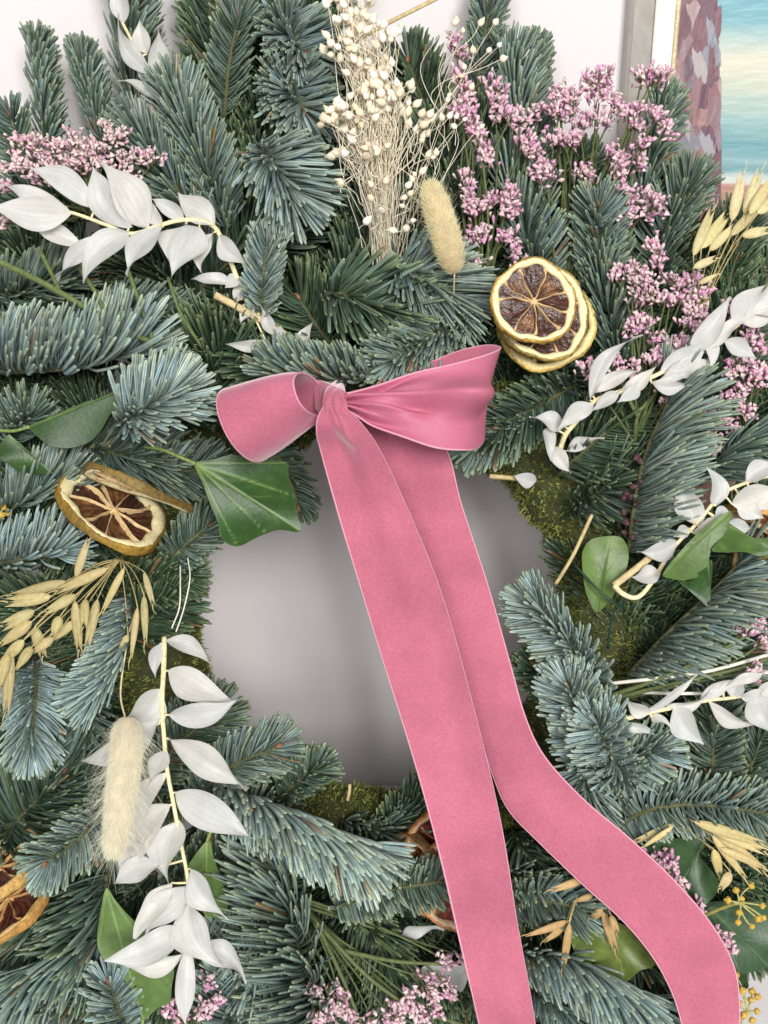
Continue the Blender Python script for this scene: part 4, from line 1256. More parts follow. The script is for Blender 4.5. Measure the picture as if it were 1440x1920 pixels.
 ('fir sprig along the bottom edge in the left corner', [(150, 1880, .06), (80, 1890, .07), (0, 1930, .072)], dict(L=90, up=(-.3, .6, .8), g=.52, tint=(.97, 1, 1.04))),
 ('blue fir tip at the bottom edge under the hanging ruscus', [(250, 1960, .07), (225, 1900, .08), (205, 1845, .084)], dict(L=62, up=(.5, 0, .8), g=.66, tint=(.97, 1, 1.04))),
 ('large feathery fir sprig right of the hanging ruscus', [(610, 1960, .065), (575, 1840, .078), (545, 1730, .084), (520, 1615, .082)], dict(L=118, up=(-.9, .25, .5), g=.5, spread=125, alpha=62, dens=1.35)),
 ('frosty fir sprig with overlapping needles at the lower left of the hole', [(405, 1480, .07), (490, 1505, .088), (590, 1550, .096), (690, 1600, .096)], dict(L=98, up=(-.05, .9, .6), g=.92, spread=105, alpha=46, dens=1.7, wpx=6.0, curve=.45)),
 ('blue grey fir sprig below the frosty one', [(420, 1610, .06), (470, 1720, .07), (480, 1840, .07)], dict(L=86, up=(-.6, .3, .7), g=.56, tint=(.97, 1, 1.04))),
 ('stubby green fir sprig in front of the red brown citrus slices', [(630, 1700, .08), (710, 1672, .092), (835, 1652, .096)], dict(L=44, up=(0, 0, 1), g=.4, spread=170, alpha=72, curve=.2, wpx=5.2)),
 ('dark green fir sprig hanging below the stubby one', [(660, 1690, .062), (700, 1750, .07), (735, 1830, .07)], dict(L=64, up=(0, .4, .9), g=.24, spread=150)),
 ('dark bluish fir sprig behind the frosty sprig at the bottom of the hole', [(640, 1540, .05), (700, 1560, .058), (770, 1545, .06)], dict(L=70, up=(.2, .5, .8), g=.4, tint=(.97, 1, 1.04))),
 ('dark fir shoot left of the ribbon at the bottom of the hole', [(690, 1620, .05), (740, 1560, .058), (800, 1500, .06)], dict(L=66, up=V_, g=.25, spread=150)),
 ('small fir tip with mossy twigs at the lower left edge of the hole', [(520, 1500, .06), (560, 1465, .07), (598, 1438, .072)], dict(L=48, up=(.2, -.6, .7), g=.34, spread=160)),
 ('blue comb of fir below the left oat spray', [(245, 1120, .07), (235, 1190, .082), (205, 1260, .088), (165, 1312, .088)], dict(L=66, up=(-.8, .2, .6), g=.76, spread=105, alpha=54, dens=1.3, tint=(.97, 1, 1.04))),
 ('blue fir rosettes at the left edge under the oat spray', [(70, 1240, .07), (65, 1310, .085), (58, 1400, .092)], dict(L=66, up=(.5, .2, .8), g=.72, spread=150, tint=(.97, 1, 1.04))),
 ('shaded fir sprig between the blue rosettes and the white bunny tail', [(150, 1300, .06), (165, 1370, .068), (150, 1450, .068)], dict(L=76, up=(0, .4, .9), g=.44, tint=(.97, 1, 1.04))),
 ('dark green fir needles beside the bare wires at the left of the hole', [(215, 1110, .055), (280, 1095, .062), (345, 1075, .06)], dict(L=62, up=(0, .4, .9), g=.12, spread=150)),
 ('dark green fir sprig along the ring under the bare wires', [(240, 1210, .055), (275, 1165, .062), (330, 1130, .058)], dict(L=72, up=(0, .3, 1), g=.14, spread=140)),
 ('fir tip at the left hole edge under the large ivy leaf', [(310, 1060, .06), (350, 1020, .068), (392, 985, .066)], dict(L=56, up=V_, g=.4, spread=160)),
 ('blue grey fir sprig between the hanging ruscus and the hole', [(360, 1500, .06), (430, 1440, .07), (520, 1400, .068)], dict(L=66, up=(0, -.2, 1), g=.52, spread=150)),
 ('shaded fir sprig behind the hanging ruscus stem', [(270, 1480, .055), (330, 1400, .062), (400, 1340, .06)], dict(L=76, up=V_, g=.36, spread=150)),
 ('dark fir sprig behind the lower hanging ruscus leaves', [(330, 1660, .05), (410, 1610, .06), (470, 1540, .06)], dict(L=86, up=V_, g=.36, spread=140)),
 ('fir sprig at the bottom edge right of the hanging ruscus', [(420, 1940, .06), (440, 1860, .07), (450, 1760, .07)], dict(L=86, up=(-.4, .2, .9), g=.6, tint=(.97, 1, 1.04))),
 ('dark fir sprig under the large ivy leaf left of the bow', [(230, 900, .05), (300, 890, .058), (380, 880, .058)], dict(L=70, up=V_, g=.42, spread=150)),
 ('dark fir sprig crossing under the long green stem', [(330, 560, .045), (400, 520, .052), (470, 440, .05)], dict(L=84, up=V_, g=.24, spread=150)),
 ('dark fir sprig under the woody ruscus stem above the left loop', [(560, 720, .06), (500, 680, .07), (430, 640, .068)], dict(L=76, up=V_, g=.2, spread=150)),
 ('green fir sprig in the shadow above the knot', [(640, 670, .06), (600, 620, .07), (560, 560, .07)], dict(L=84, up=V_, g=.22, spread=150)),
]
for lb, pth, kw in FIRS:
    fir(lb, pth, **kw)

# filler deep in the wreath: eight shoots, copied round the ring
LAND = [(230, 420, 'under the long ruscus spray'), (90, 300, 'behind the pale pink statice'), (390, 280, 'behind the long drooping sprig'), (560, 250, 'behind the pale central tips'), (710, 350, 'behind the cream seed heads'), (835, 430, 'behind the straw coloured bunny tail'), (920, 280, 'behind the lilac statice sprig'), (1020, 590, 'behind the stack of citrus slices'), (1110, 300, 'behind the big statice bunch'), (1250, 600, 'under the right statice bunch'), (1370, 440, 'behind the upper oat spray'), (1400, 700, 'behind the statice at the right edge'), (1150, 760, 'under the slanting ruscus spray'), (1230, 900, 'behind the big pale fir comb'), (1300, 1040, 'behind the hooked ruscus and ivy'), (1400, 1060, 'behind the golden citrus rings'), (1280, 1180, 'under the long pale fir comb'), (1060, 1200, 'right of the hole behind pale sprigs'), (1280, 1330, 'under the lower right ruscus spray'), (1110, 1400, 'behind the frosty rosettes'), (1300, 1520, 'behind the horizontal fir sprig'), (1280, 1640, 'under the lower right ivy'), (1100, 1620, 'under the curling tail'), (1060, 1760, 'between the two tails'), (1120, 1880, 'at the bottom between the tails'), (900, 1650, 'under the front tail'), (790, 1620, 'behind the reddish citrus slices'), (720, 1840, 'under the bottom statice'), (560, 1560, 'under the frosty sprig below the hole'), (540, 1780, 'under the feathery fir sprig'), (340, 1720, 'behind the lower hanging ruscus'), (320, 1350, 'behind the upper hanging ruscus'), (220, 1480, 'behind the white bunny tail'), (40, 1680, 'behind the lower left citrus slices'), (90, 1840, 'in the bottom left corner'), (60, 1350, 'behind the blue fir rosettes'), (110, 1150, 'under the left oat spray'), (230, 960, 'under the tilted citrus slice'), (150, 780, 'under the dark left ivy leaf'), (100, 650, 'under the big frosty sprig'), (460, 940, 'behind the large ivy leaf'), (300, 1120, 'beside the bare wires'), (480, 780, 'behind the left loop'), (820, 760, 'behind the right loop'), (640, 620, 'above the knot'), (960, 820, 'under the edge of the right loop'), (480, 1450, 'at the lower left hole edge'), (40, 960, 'beside the citrus slice at the left edge')]

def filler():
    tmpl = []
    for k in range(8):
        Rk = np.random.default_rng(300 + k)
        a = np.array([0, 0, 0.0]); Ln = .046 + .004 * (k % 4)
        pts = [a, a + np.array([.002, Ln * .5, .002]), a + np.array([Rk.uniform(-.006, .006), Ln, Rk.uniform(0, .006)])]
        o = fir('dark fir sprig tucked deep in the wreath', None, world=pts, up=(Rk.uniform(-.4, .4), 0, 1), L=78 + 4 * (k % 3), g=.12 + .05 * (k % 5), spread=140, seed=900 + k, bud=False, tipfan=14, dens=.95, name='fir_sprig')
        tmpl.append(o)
    R = random.Random(11)
    used = set()
    spots = []
    for rowi, (r, num) in enumerate(((410, 34), (520, 38), (640, 46), (740, 54), (850, 60))):
        for i in range(num):
            a = 2 * math.pi * (i + R.uniform(-.4, .4)) / num
            bx, by = HC[0] + r * math.cos(a), HC[1] - r * math.sin(a)
            if not (-70 < bx < 1510 and -40 < by < 1980): continue
            if r > 700 and by < 420: continue
            if r > 600 and bx > 1190 and by < 640: continue
            if r > 800 and not (460 < by < 1720): continue
            if by < 330 and abs(bx - 700) > 420: continue
            if bx > 1350 and by > 1740: continue
            spots.append((bx, by, a + R.uniform(-.9, .9), R.uniform(.018, .042) if r > 450 else R.uniform(.010, .028)))
    for (bx, by, d) in ((1240, 1120, 2.2), (1290, 1130, .3), (1210, 1200, .6), (1180, 1240, 2.0), (1310, 640, 1.2), (1330, 700, 1.9), (1380, 760, .9), (1400, 800, 2.4), (1180, 1560, .2), (1390, 1600, 2.6), (1330, 1640, .4), (1400, 1690, 2.2), (1350, 1480, 2.8), (1400, 1420, .5), (1300, 1420, 2.0), (20, 480, 2.2), (10, 700, 3.6), (30, 990, 3.0), (10, 1080, 3.3), (20, 1180, 2.6), (60, 1480, 3.4), (330, 1480, 3.6), (420, 1320, 4.0), (30, 420, .4), (60, 900, 3.2), (340, 1820, 4.2), (640, 1720, 4.4), (700, 1700, 5.2), (900, 1760, 5.0), (640, 1640, 3.8), (960, 720, .2), (1010, 660, 5.6), (1060, 700, .3), (112, 735, 1.6), (60, 740, 1.0), (150, 720, 2.4), (75, 1070, .6), (30, 1075, 1.3), (110, 1050, 2.6), (30, 965, .8), (90, 960, 2.0), (130, 930, 5.0), (560, 330, 1.0), (620, 300, 1.9), (580, 420, .6), (540, 120, 1.2), (590, 60, 1.8), (780, 620, 2.6), (860, 640, .5)):
        spots.append((bx, by, d, R.uniform(.026, .040)))
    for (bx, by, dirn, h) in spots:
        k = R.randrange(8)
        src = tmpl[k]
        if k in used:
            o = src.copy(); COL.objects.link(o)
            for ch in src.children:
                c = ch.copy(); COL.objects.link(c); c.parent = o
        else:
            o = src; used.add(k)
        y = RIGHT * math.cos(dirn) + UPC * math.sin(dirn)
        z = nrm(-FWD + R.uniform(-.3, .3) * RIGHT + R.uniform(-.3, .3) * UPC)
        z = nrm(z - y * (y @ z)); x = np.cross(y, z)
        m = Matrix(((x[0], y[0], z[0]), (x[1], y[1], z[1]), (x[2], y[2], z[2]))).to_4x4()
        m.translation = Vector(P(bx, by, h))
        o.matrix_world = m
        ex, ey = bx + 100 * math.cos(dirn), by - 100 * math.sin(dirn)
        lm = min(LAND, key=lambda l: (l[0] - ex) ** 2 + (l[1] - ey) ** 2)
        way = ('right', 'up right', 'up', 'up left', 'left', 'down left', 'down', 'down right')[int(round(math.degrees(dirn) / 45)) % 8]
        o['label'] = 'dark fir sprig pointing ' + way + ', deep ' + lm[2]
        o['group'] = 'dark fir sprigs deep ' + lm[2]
    for k in range(8):
        if k not in used:
            for ch in list(tmpl[k].children): bpy.data.objects.remove(ch)
            bpy.data.objects.remove(tmpl[k])
filler()

# ================================================================ bleached ruscus
ruscus('small bleached ruscus spray standing up at the top left',
  [(340, 290, .062), (328, 220, .066), (315, 175, .07), (287, 140, .072), (255, 90, .07), (228, 40, .066)],
  [(300, 245, 218, 193, 46), (300, 242, 284, 188, 28), (330, 268, 312, 214, 26), (288, 152, 254, 128, 24), (232, 42, 222, -35, 46), (287, 141, 212, 26, 36), (276, 102, 262, 34, 38), (312, 178, 304, 50, 48), (310, 196, 226, 140, 30), (366, 196, 330, 136, 42)], tone=.93)
ruscus('long bleached ruscus spray arching across the upper left',
  [(470, 580, .082), (448, 530, .088), (424, 470, .094), (400, 424, .10), (350, 412, .104), (300, 422, .106), (247, 438, .106), (195, 420, .106), (132, 398, .104), (60, 385, .10)],
  [(125, 388, -5, 343, 36), (180, 390, 42, 324, 50), (62, 408, 172, 466, 40, -.006), (215, 440, 106, 536, 36, -.006), (135, 400, -20, 376, 66, .006),
   (242, 428, 178, 303, 66, .004), (278, 428, 190, 300, 74, .006), (242, 436, 147, 520, 58, .003), (300, 424, 285, 380, 34), (345, 412, 283, 371, 32), (402, 424, 329, 363, 54), (306, 426, 233, 511, 62, .004), (350, 420, 322, 504, 52, .003), (374, 426, 320, 524, 68, .007),
   (402, 436, 368, 512, 48, .002), (410, 440, 466, 492, 42), (432, 532, 360, 514, 32), (442, 566, 462, 508, 36), (476, 566, 447, 608, 34), (452, 520, 420, 540, 30), (500, 642, 422, 640, 26, .002), (524, 610, 514, 678, 26, .004), (576, 668, 581, 601, 36, .004), (512, 628, 494, 568, 26, .003)],
  extra=[([(403, 553, .088), (450, 578, .086), (510, 612, .082), (570, 650, .074)], 7.0), ([(470, 580, .082), (500, 606, .078), (530, 640, .072)], 4.5)])
ruscus('bleached ruscus spray slanting up right over the pink statice',
  [(1046, 862, .075), (1058, 820, .085), (1085, 785, .09), (1115, 752, .094), (1170, 731, .098), (1237, 700, .10), (1293, 670, .10), (1340, 642, .10), (1380, 612, .10), (1412, 584, .10), (1450, 552, .10)],
  [(1062, 846, 1120, 824, 30, -.004), (1058, 800, 1001, 786, 40), (1032, 838, 1063, 880, 34), (1030, 800, 1030, 852, 34), (1112, 758, 1055, 800, 38), (1106, 750, 1183, 643, 30, .006), (1108, 738, 1191, 697, 28), (1162, 736, 1120, 768, 26), (1222, 718, 1284, 716, 30), (1237, 700, 1322, 648, 46), (1262, 704, 1332, 680, 42), (1293, 664, 1355, 574, 44), (1338, 640, 1338, 684, 30), (1356, 640, 1406, 666, 36), (1310, 655, 1365, 618, 36), (1376, 612, 1426, 546, 46), (1412, 586, 1450, 508, 36), (1408, 592, 1470, 576, 40), (1150, 738, 1216, 690, 32), (1200, 716, 1160, 746, 28), (1320, 652, 1382, 598, 36), (1282, 678, 1240, 714, 32), (1390, 604, 1446, 584, 42)], lenf=1.2)
ruscus('bleached ruscus spray with hooked stem at the right edge beside the ivy',
  [(1152, 1098, .098), (1166, 1112, .10), (1188, 1121, .10), (1206, 1112, .10), (1230, 1080, .10), (1262, 1028, .10), (1308, 980, .10), (1352, 928, .102), (1400, 905, .102), (1450, 890, .102)],
  [(1312, 988, 1284, 902, 54, -.003), (1342, 948, 1330, 884, 44, .004), (1372, 945, 1448, 915, 64), (1398, 902, 1452, 872, 44), (1385, 930, 1430, 965, 44), (1340, 968, 1366, 960, 34), (1300, 1000, 1345, 975, 44), (1270, 1015, 1203, 1030, 40, -.002), (1238, 1075, 1192, 1086, 40, -.003), (1355, 985, 1402, 990, 34, -.003), (1405, 915, 1452, 950, 50), (1290, 990, 1265, 1005, 28)], lenf=1.15,
  extra=[([(1151, 1098, .098), (1180, 1076, .097), (1215, 1048, .095), (1240, 1020, .09)], 6.5)])
ruscus('bleached ruscus spray pointing right at the lower right edge',
  [(1140, 1356, .095), (1165, 1350, .098), (1213, 1337, .10), (1260, 1327, .10), (1327, 1313, .10), (1380, 1307, .10), (1450, 1288, .10)],
  [(1166, 1350, 1134, 1333, 26), (1158, 1358, 1220, 1372, 24), (1220, 1336, 1178, 1316, 34), (1205, 1336, 1288, 1271, 24, .006), (1250, 1325, 1332, 1288, 24), (1262, 1328, 1313, 1384, 56, .005), (1220, 1345, 1254, 1356, 22), (1313, 1310, 1372, 1274, 28), (1355, 1292, 1428, 1269, 24), (1374, 1310, 1386, 1276, 38), (1330, 1318, 1420, 1350, 36), (1410, 1304, 1442, 1368, 62, .005), (1412, 1300, 1462, 1278, 34), (1390, 1308, 1425, 1290, 30)], lenf=1.18)
ruscus('white ruscus spray hanging down the left beside the white bunny tail',
  [(308, 1195, .09), (307, 1250, .096), (304, 1310, .10), (306, 1360, .102), (313, 1440, .104), (324, 1500, .105), (338, 1575, .106), (352, 1650, .107), (352, 1720, .107), (357, 1775, .106)],
  [(310, 1200, 396, 1244, 36), (300, 1206, 288, 1272, 28), (315, 1257, 437, 1316, 64, .004), (298, 1350, 144, 1423, 60, -.006), (300, 1292, 233, 1358, 74, .001), (318, 1340, 453, 1320, 56, .005), (318, 1385, 464, 1477, 64, .004), (312, 1406, 274, 1482, 40), (312, 1448, 260, 1572, 46, -.003), (330, 1485, 477, 1569, 70, .004), (318, 1508, 222, 1656, 78, -.004), (300, 1624, 212, 1661, 50, -.003),
   (336, 1538, 320, 1670, 78, .006), (356, 1628, 434, 1720, 54, .003), (322, 1655, 244, 1754, 50, .001), (350, 1664, 260, 1752, 62, .004), (355, 1684, 406, 1817, 74, .007), (346, 1745, 199, 1801, 64, .007), (350, 1786, 228, 1816, 44, .003), (366, 1775, 465, 1838, 52, .002), (354, 1774, 350, 1932, 40, .005)], tone=1.0)
def loose_leaf(label, b, t, wd):
    R = np.random.default_rng(sum(map(ord, label)))
    V, F, C = ruscus_leaf(P(*b), P(*t), wd, .06, R.uniform(-.4, .4), .2, R, M_LEAFTINT[1] * .95)
    solo('bleached_leaf', V, F, M_RUSCUS, label, 'leaf', cols=C, group='loose bleached leaves')
loose_leaf('loose white leaf under the reddish citrus slices at the bottom', (752, 1754, .075), (832, 1734, .08), 28)
loose_leaf('loose white leaf above the bottom statice left of the front tail', (790, 1832, .075), (846, 1780, .08), 46)
loose_leaf('pinkish pale leaf tucked against the front tail at the bottom', (842, 1842, .07), (884, 1806, .078), 46)
loose_leaf('pale leaf half hidden between the frosty and the feathery fir sprig', (482, 1555, .07), (520, 1645, .072), 44)
loose_leaf('small white leaf on the moss right of the hole', (1006, 902, .07), (962, 888, .072), 30)

# ================================================================ statice
statice('pale pink statice bunch at the upper left above the long ruscus spray', (170, 400, .07),
  [(20, 255, 60, 270), (40, 262, 100, 290), (75, 265, 120, 275), (100, 270, 160, 292), (128, 250, 150, 270), (165, 265, 200, 290), (195, 232, 210, 265), (215, 245, 230, 262), (225, 290, 242, 312), (255, 285, 272, 302), (280, 292, 306, 300), (235, 322, 252, 340), (5, 322, 40, 302), (30, 296, 55, 312), (60, 330, 76, 312), (80, 335, 140, 345), (60, 285, 110, 310), (120, 300, 170, 318), (0, 345, 20, 350), (-5, 412, 10, 420), (175, 300, 205, 312), (140, 282, 180, 300), (90, 310, 130, 330)], .088, hue=1, pale=.45, size=9.5)
statice('lilac statice sprig standing between the seed heads and the big statice bunch', (905, 560, .07),
  [(848, 72, 866, 110), (855, 142, 892, 190), (870, 195, 886, 226), (852, 208, 876, 215), (880, 212, 896, 250), (874, 240, 902, 248), (915, 145, 936, 190), (922, 190, 938, 218), (950, 210, 968, 232), (900, 256, 918, 310), (905, 280, 914, 300), (868, 322, 884, 360), (876, 360, 886, 402), (886, 392, 926, 375), (880, 452, 916, 426), (945, 352, 950, 400), (960, 360, 955, 410), (935, 452, 962, 440), (870, 502, 902, 490), (964, 470, 976, 516), (962, 212, 990, 236), (974, 250, 1000, 276), (985, 262, 1000, 290), (890, 440, 905, 450)], .088, pale=.2)
statice('big lilac statice bunch in front of the painting frame', (1058, 560, .055),
  [(1095, 150, 1145, 140), (1100, 166, 1132, 156), (1195, 140, 1216, 134), (1225, 134, 1252, 140), (1200, 152, 1246, 150), (1110, 190, 1142, 165), (1030, 186, 1066, 170), (1020, 210, 1080, 205), (1060, 190, 1092, 175), (1000, 214, 1016, 208), (1150, 180, 1166, 215), (1175, 216, 1202, 195), (1220, 210, 1242, 216), (1245, 230, 1256, 252), (1105, 216, 1136, 236), (1075, 236, 1096, 225), (1025, 260, 1086, 255), (1055, 272, 1080, 265), (1000, 285, 1016, 306), (1018, 305, 1040, 340), (1000, 325, 1006, 336), (1140, 280, 1162, 300), (1150, 310, 1170, 350), (1165, 290, 1166, 330), (1190, 270, 1216, 264), (1200, 290, 1202, 316), (1080, 320, 1112, 330), (1183, 360, 1188, 392), (1168, 402, 1173, 416), (1210, 360, 1218, 412), (1228, 364, 1233, 396), (1040, 200, 1060, 220), (1180, 230, 1205, 240)], .082, pale=.25, stems=[[(1058, 560, .055), (1090, 400, .07), (1180, 240, .074)], [(1058, 560, .055), (1060, 400, .066), (1040, 230, .074)], [(1050, 480, .062), (1120, 400, .07), (1200, 280, .072)]])
statice('lilac statice bunch under the ruscus spray at the right', (1196, 845, .065),
  [(1225, 452, 1236, 505), (1216, 455, 1232, 475), (1175, 500, 1196, 540), (1195, 545, 1202, 566), (1205, 510, 1226, 530), (1215, 546, 1236, 566), (1250, 520, 1276, 545), (1245, 555, 1256, 562), (1288, 530, 1306, 525), (1300, 560, 1326, 545), (1285, 580, 1320, 600), (1280, 600, 1310, 620), (1175, 630, 1196, 600), (1195, 616, 1226, 600), (1220, 635, 1242, 640), (1215, 676, 1242, 665), (1240, 670, 1282, 655), (1258, 650, 1290, 640), (1088, 690, 1106, 700), (1110, 696, 1136, 685), (1145, 672, 1166, 690), (1180, 690, 1196, 685), (1235, 725, 1256, 715), (1240, 750, 1256, 760), (1280, 760, 1300, 754), (1300, 765, 1330, 765), (1150, 512, 1162, 518), (1265, 560, 1290, 570), (1300, 610, 1318, 590)], .084, pale=.3, stems=[[(1190, 850, .066), (1196, 780, .078), (1232, 735, .08)], [(1196, 780, .078), (1175, 740, .08), (1160, 700, .082)]])
statice('lilac statice bunch at the right edge beside the ruscus tip', (1400, 860, .06),
  [(1358, 574, 1372, 586), (1400, 620, 1412, 650), (1420, 640, 1432, 662), (1360, 690, 1382, 700), (1385, 675, 1412, 682), (1400, 700, 1432, 722), (1380, 730, 1402, 736), (1360, 740, 1386, 752), (1335, 770, 1346, 800), (1340, 820, 1346, 836), (1315, 830, 1332, 836), (1355, 790, 1382, 802), (1395, 770, 1410, 780), (1420, 690, 1440, 700), (1375, 760, 1395, 765)], .084, pale=.25)
statice('small statice tips on green stalks at the right edge below the ivy', (1120, 1312, .075),
  [(1405, 1182, 1430, 1170), (1425, 1200, 1440, 1212), (1408, 1255, 1422, 1262), (1385, 1178, 1395, 1182)], .092, stems=[[(1120, 1312, .075), (1230, 1275, .088), (1340, 1225, .091), (1420, 1180, .091)], [(1130, 1315, .076), (1250, 1285, .088), (1380, 1255, .09), (1440, 1235, .09)]])
statice('lilac statice sprig spreading along the bottom edge left of the front tail', (560, 1690, .07),
  [(580, 1845, 600, 1862), (625, 1845, 642, 1872), (605, 1880, 642, 1892), (645, 1890, 666, 1916), (588, 1900, 622, 1916), (735, 1882, 760, 1892), (760, 1860, 776, 1890), (790, 1850, 822, 1876), (810, 1888, 826, 1896), (825, 1790, 842, 1812), (860, 1790, 882, 1802), (835, 1840, 846, 1866), (718, 1904, 752, 1916), (770, 1896, 800, 1912), (690, 1910, 705, 1918), (800, 1830, 812, 1845)], .09, pale=.4, size=10, stems=[[(555, 1685, .07), (630, 1770, .086), (700, 1840, .088), (780, 1892, .09), (880, 1925, .09)], [(600, 1745, .08), (640, 1830, .086), (680, 1925, .088)], [(640, 1782, .085), (740, 1802, .088), (830, 1808, .09)]])
statice('small lilac statice bits at the bottom edge beside the hanging ruscus', (360, 1960, .06),
  [(315, 1896, 336, 1880), (380, 1890, 422, 1874), (386, 1834, 394, 1846), (330, 1905, 350, 1912), (372, 1904, 392, 1900)], .086, pale=.15)
statice('lilac statice peeping out along the right edge of the curling tail', (1300, 1790, .07),
  [(1228, 1604, 1242, 1626), (1245, 1620, 1258, 1646), (1265, 1640, 1278, 1668), (1305, 1694, 1314, 1706), (1345, 1750, 1356, 1766), (1358, 1770, 1370, 1784), (1252, 1610, 1262, 1625)], .092, pale=.1)

# ================================================================ bleached seed heads
def heads(blobs, seed, h0, hv=.010):
    R = random.Random(seed); o = []
    for (x, y, sx, sy, n) in blobs:
        for _ in range(n):
            o.append((x + R.gauss(0, sx * .85), y + R.gauss(0, sy), h0 + R.uniform(-hv, hv)))
    return o
broom('bunch of cream seed heads on fine bleached stems at the top centre', (722, 500, .075),
  heads([(650, 10, 26, 16, 26), (680, 45, 24, 18, 22), (655, 80, 22, 22, 18), (690, 110, 20, 24, 18), (700, 160, 24, 22, 26), (730, 165, 16, 18, 16), (720, 200, 22, 12, 16), (650, 210, 24, 10, 18), (620, 222, 14, 8, 10), (680, 240, 26, 14, 20), (700, 285, 20, 10, 12), (640, 288, 10, 6, 6), (625, 95, 8, 10, 5), (735, 65, 10, 10, 7), (770, 190, 10, 14, 7), (788, 240, 12, 14, 6), (760, 215, 14, 10, 6)], 3, .112) + [(645, 346, .1), (700, 350, .108), (698, 375, .11), (683, 420, .105), (730, 430, .108), (758, 430, .105), (722, 345, .11), (715, 395, .11), (790, 260, .1), (800, 255, .1), (786, 228, .1)], size=13.5)
broom('wispy bunch of small cream seed heads left of the lilac statice', (752, 510, .07),
  [(848, 45, .095), (858, 40, .095), (868, 62, .095), (898, 48, .092), (926, 46, .092), (872, 130, .095), (860, 142, .095), (888, 100, .095), (916, 96, .094), (934, 88, .094), (938, 112, .094), (882, 168, .094), (840, 182, .095), (838, 192, .095), (830, 226, .096), (840, 222, .096), (853, 222, .096), (868, 226, .096), (855, 240, .096), (900, 240, .094), (800, 295, .1), (808, 296, .1), (818, 292, .098), (780, 330, .1), (776, 340, .1), (788, 326, .1), (762, 352, .1), (764, 368, .1), (758, 388, .1), (770, 414, .1), (766, 366, .102)], size=11, stem_r=.00016)

# ================================================================ bunny tails
bunny('straw coloured bunny tail grass head leaning below the lilac statice', [(806, 346, .105), (822, 400, .112), (840, 455, .112), (852, 512, .106)][::-1], 56, [(852, 512, .106), (850, 560, .09), (845, 600, .075)], nh=13000, tone=(1.04, .96, .84), long_=1.0)
bunny('white fluffy bunny tail grass head hanging beside the left ruscus spray', [(238, 1345, .120), (236, 1420, .124), (226, 1500, .124), (212, 1605, .120)], 66, [(236, 1350, .118), (226, 1300, .105), (236, 1220, .09), (250, 1150, .075)], nh=17000, tone=(1.02, 1.02, 1.03), long_=2.4, prof=([0, .05, .15, .4, .7, .9, 1], [.35, .75, .90, .95, .90, .72, .35]))

# ================================================================ dried citrus
slice_('large front slice of the stack of three dried citrus slices right of the bow', (1001, 566, .112), (1, .06, -.05), (-.05, 1, .12), 75, seg=9, rot=.15, seed=4, warp=.09, thick=15)
slice_('middle slice of the stack of three, dark pulp showing below the front one', (1018, 590, .098), (1, .0, -.12), (0, 1, .10), 85, seg=9, rot=.5, seed=9, warp=.07, thick=15, peel=(150, 128, 62))
slice_('rearmost pale slice of the stack of three dried citrus slices', (1022, 604, .085), (1, .05, -.10), (0, 1, .06), 91, seg=8, rot=.3, seed=12, warp=.05, thick=14, pith=(240, 220, 160), peel=(190, 160, 84))
slice_('dried citrus slice lying tilted at the left with dark brown pulp', (212, 957, .086), (.82, .57, -.05), (.20, -.42, -.88), 104, pw=.74, seg=9, rot=.2, seed=21, warp=.06, thick=17, peel=(150, 118, 46))
slice_('dried citrus slice seen edge on above the tilted one at the left', (257, 916, .108), (.94, .34, .02), (.02, -.13, .99), 98, seg=9, rot=.6, seed=22, warp=.05, thick=13, peel=(120, 98, 46))
slice_('upper of the two citrus slices curled on edge at the lower left edge', (0, 1628, .092), (.88, -.46, .1), (.16, .34, .92), 90, seg=8, rot=.2, seed=31, warp=.02, thick=16, peel=(176, 140, 76), pith=(220, 190, 130), pulp=(80, 40, 32))
slice_('lower of the two citrus slices curled on edge at the lower left edge', (18, 1685, .086), (.86, -.50, .1), (.22, .42, .86), 98, seg=8, rot=.4, seed=32, warp=.025, thick=16, peel=(160, 118, 58), pith=(214, 180, 118), pulp=(80, 40, 32))
slice_('reddish dried citrus slice behind the front tail at the bottom, upper one', (838, 1590, .070), (.85, .3, -.3), (-.25, 1, .1), 86, seg=7, rot=.1, seed=41, warp=.05, thick=13, pulp=(104, 44, 32), pith=(214, 178, 140), peel=(176, 120, 70))
slice_('reddish dried citrus slice behind the front tail at the bottom, lower one', (868, 1650, .078), (.85, .2, -.3), (-.2, 1, .1), 94, seg=7, rot=.5, seed=42, warp=.06, thick=13, pulp=(120, 52, 38), pith=(216, 182, 146), peel=(176, 120, 70))
slice_('dried citrus slice turned edge on left of the reddish slices', (782, 1640, .074), (.25, 1, .0), (.55, -.05, .8), 82, seg=8, rot=.5, seed=43, warp=.03, thick=16, pith=(206, 172, 136), peel=(128, 92, 52), pulp=(92, 40, 30))
slice_('golden citrus ring on edge at the right border under the ivy', (1428, 1050, .082), (-.25, 1, .2), (.45, .1, .9), 68, seg=8, rot=.5, seed=51, warp=.10, thick=22, peel=(204, 164, 84), pith=(236, 206, 140), pulp=(150, 96, 50))
slice_('orange brown citrus slice on edge at the right border above the ivy tip', (1425, 985, .086), (.85, .55, .1), (.1, -.3, 1), 64, seg=8, rot=.5, seed=52, warp=.08, thick=16, peel=(200, 142, 70), pith=(240, 220, 180), pulp=(170, 104, 56))

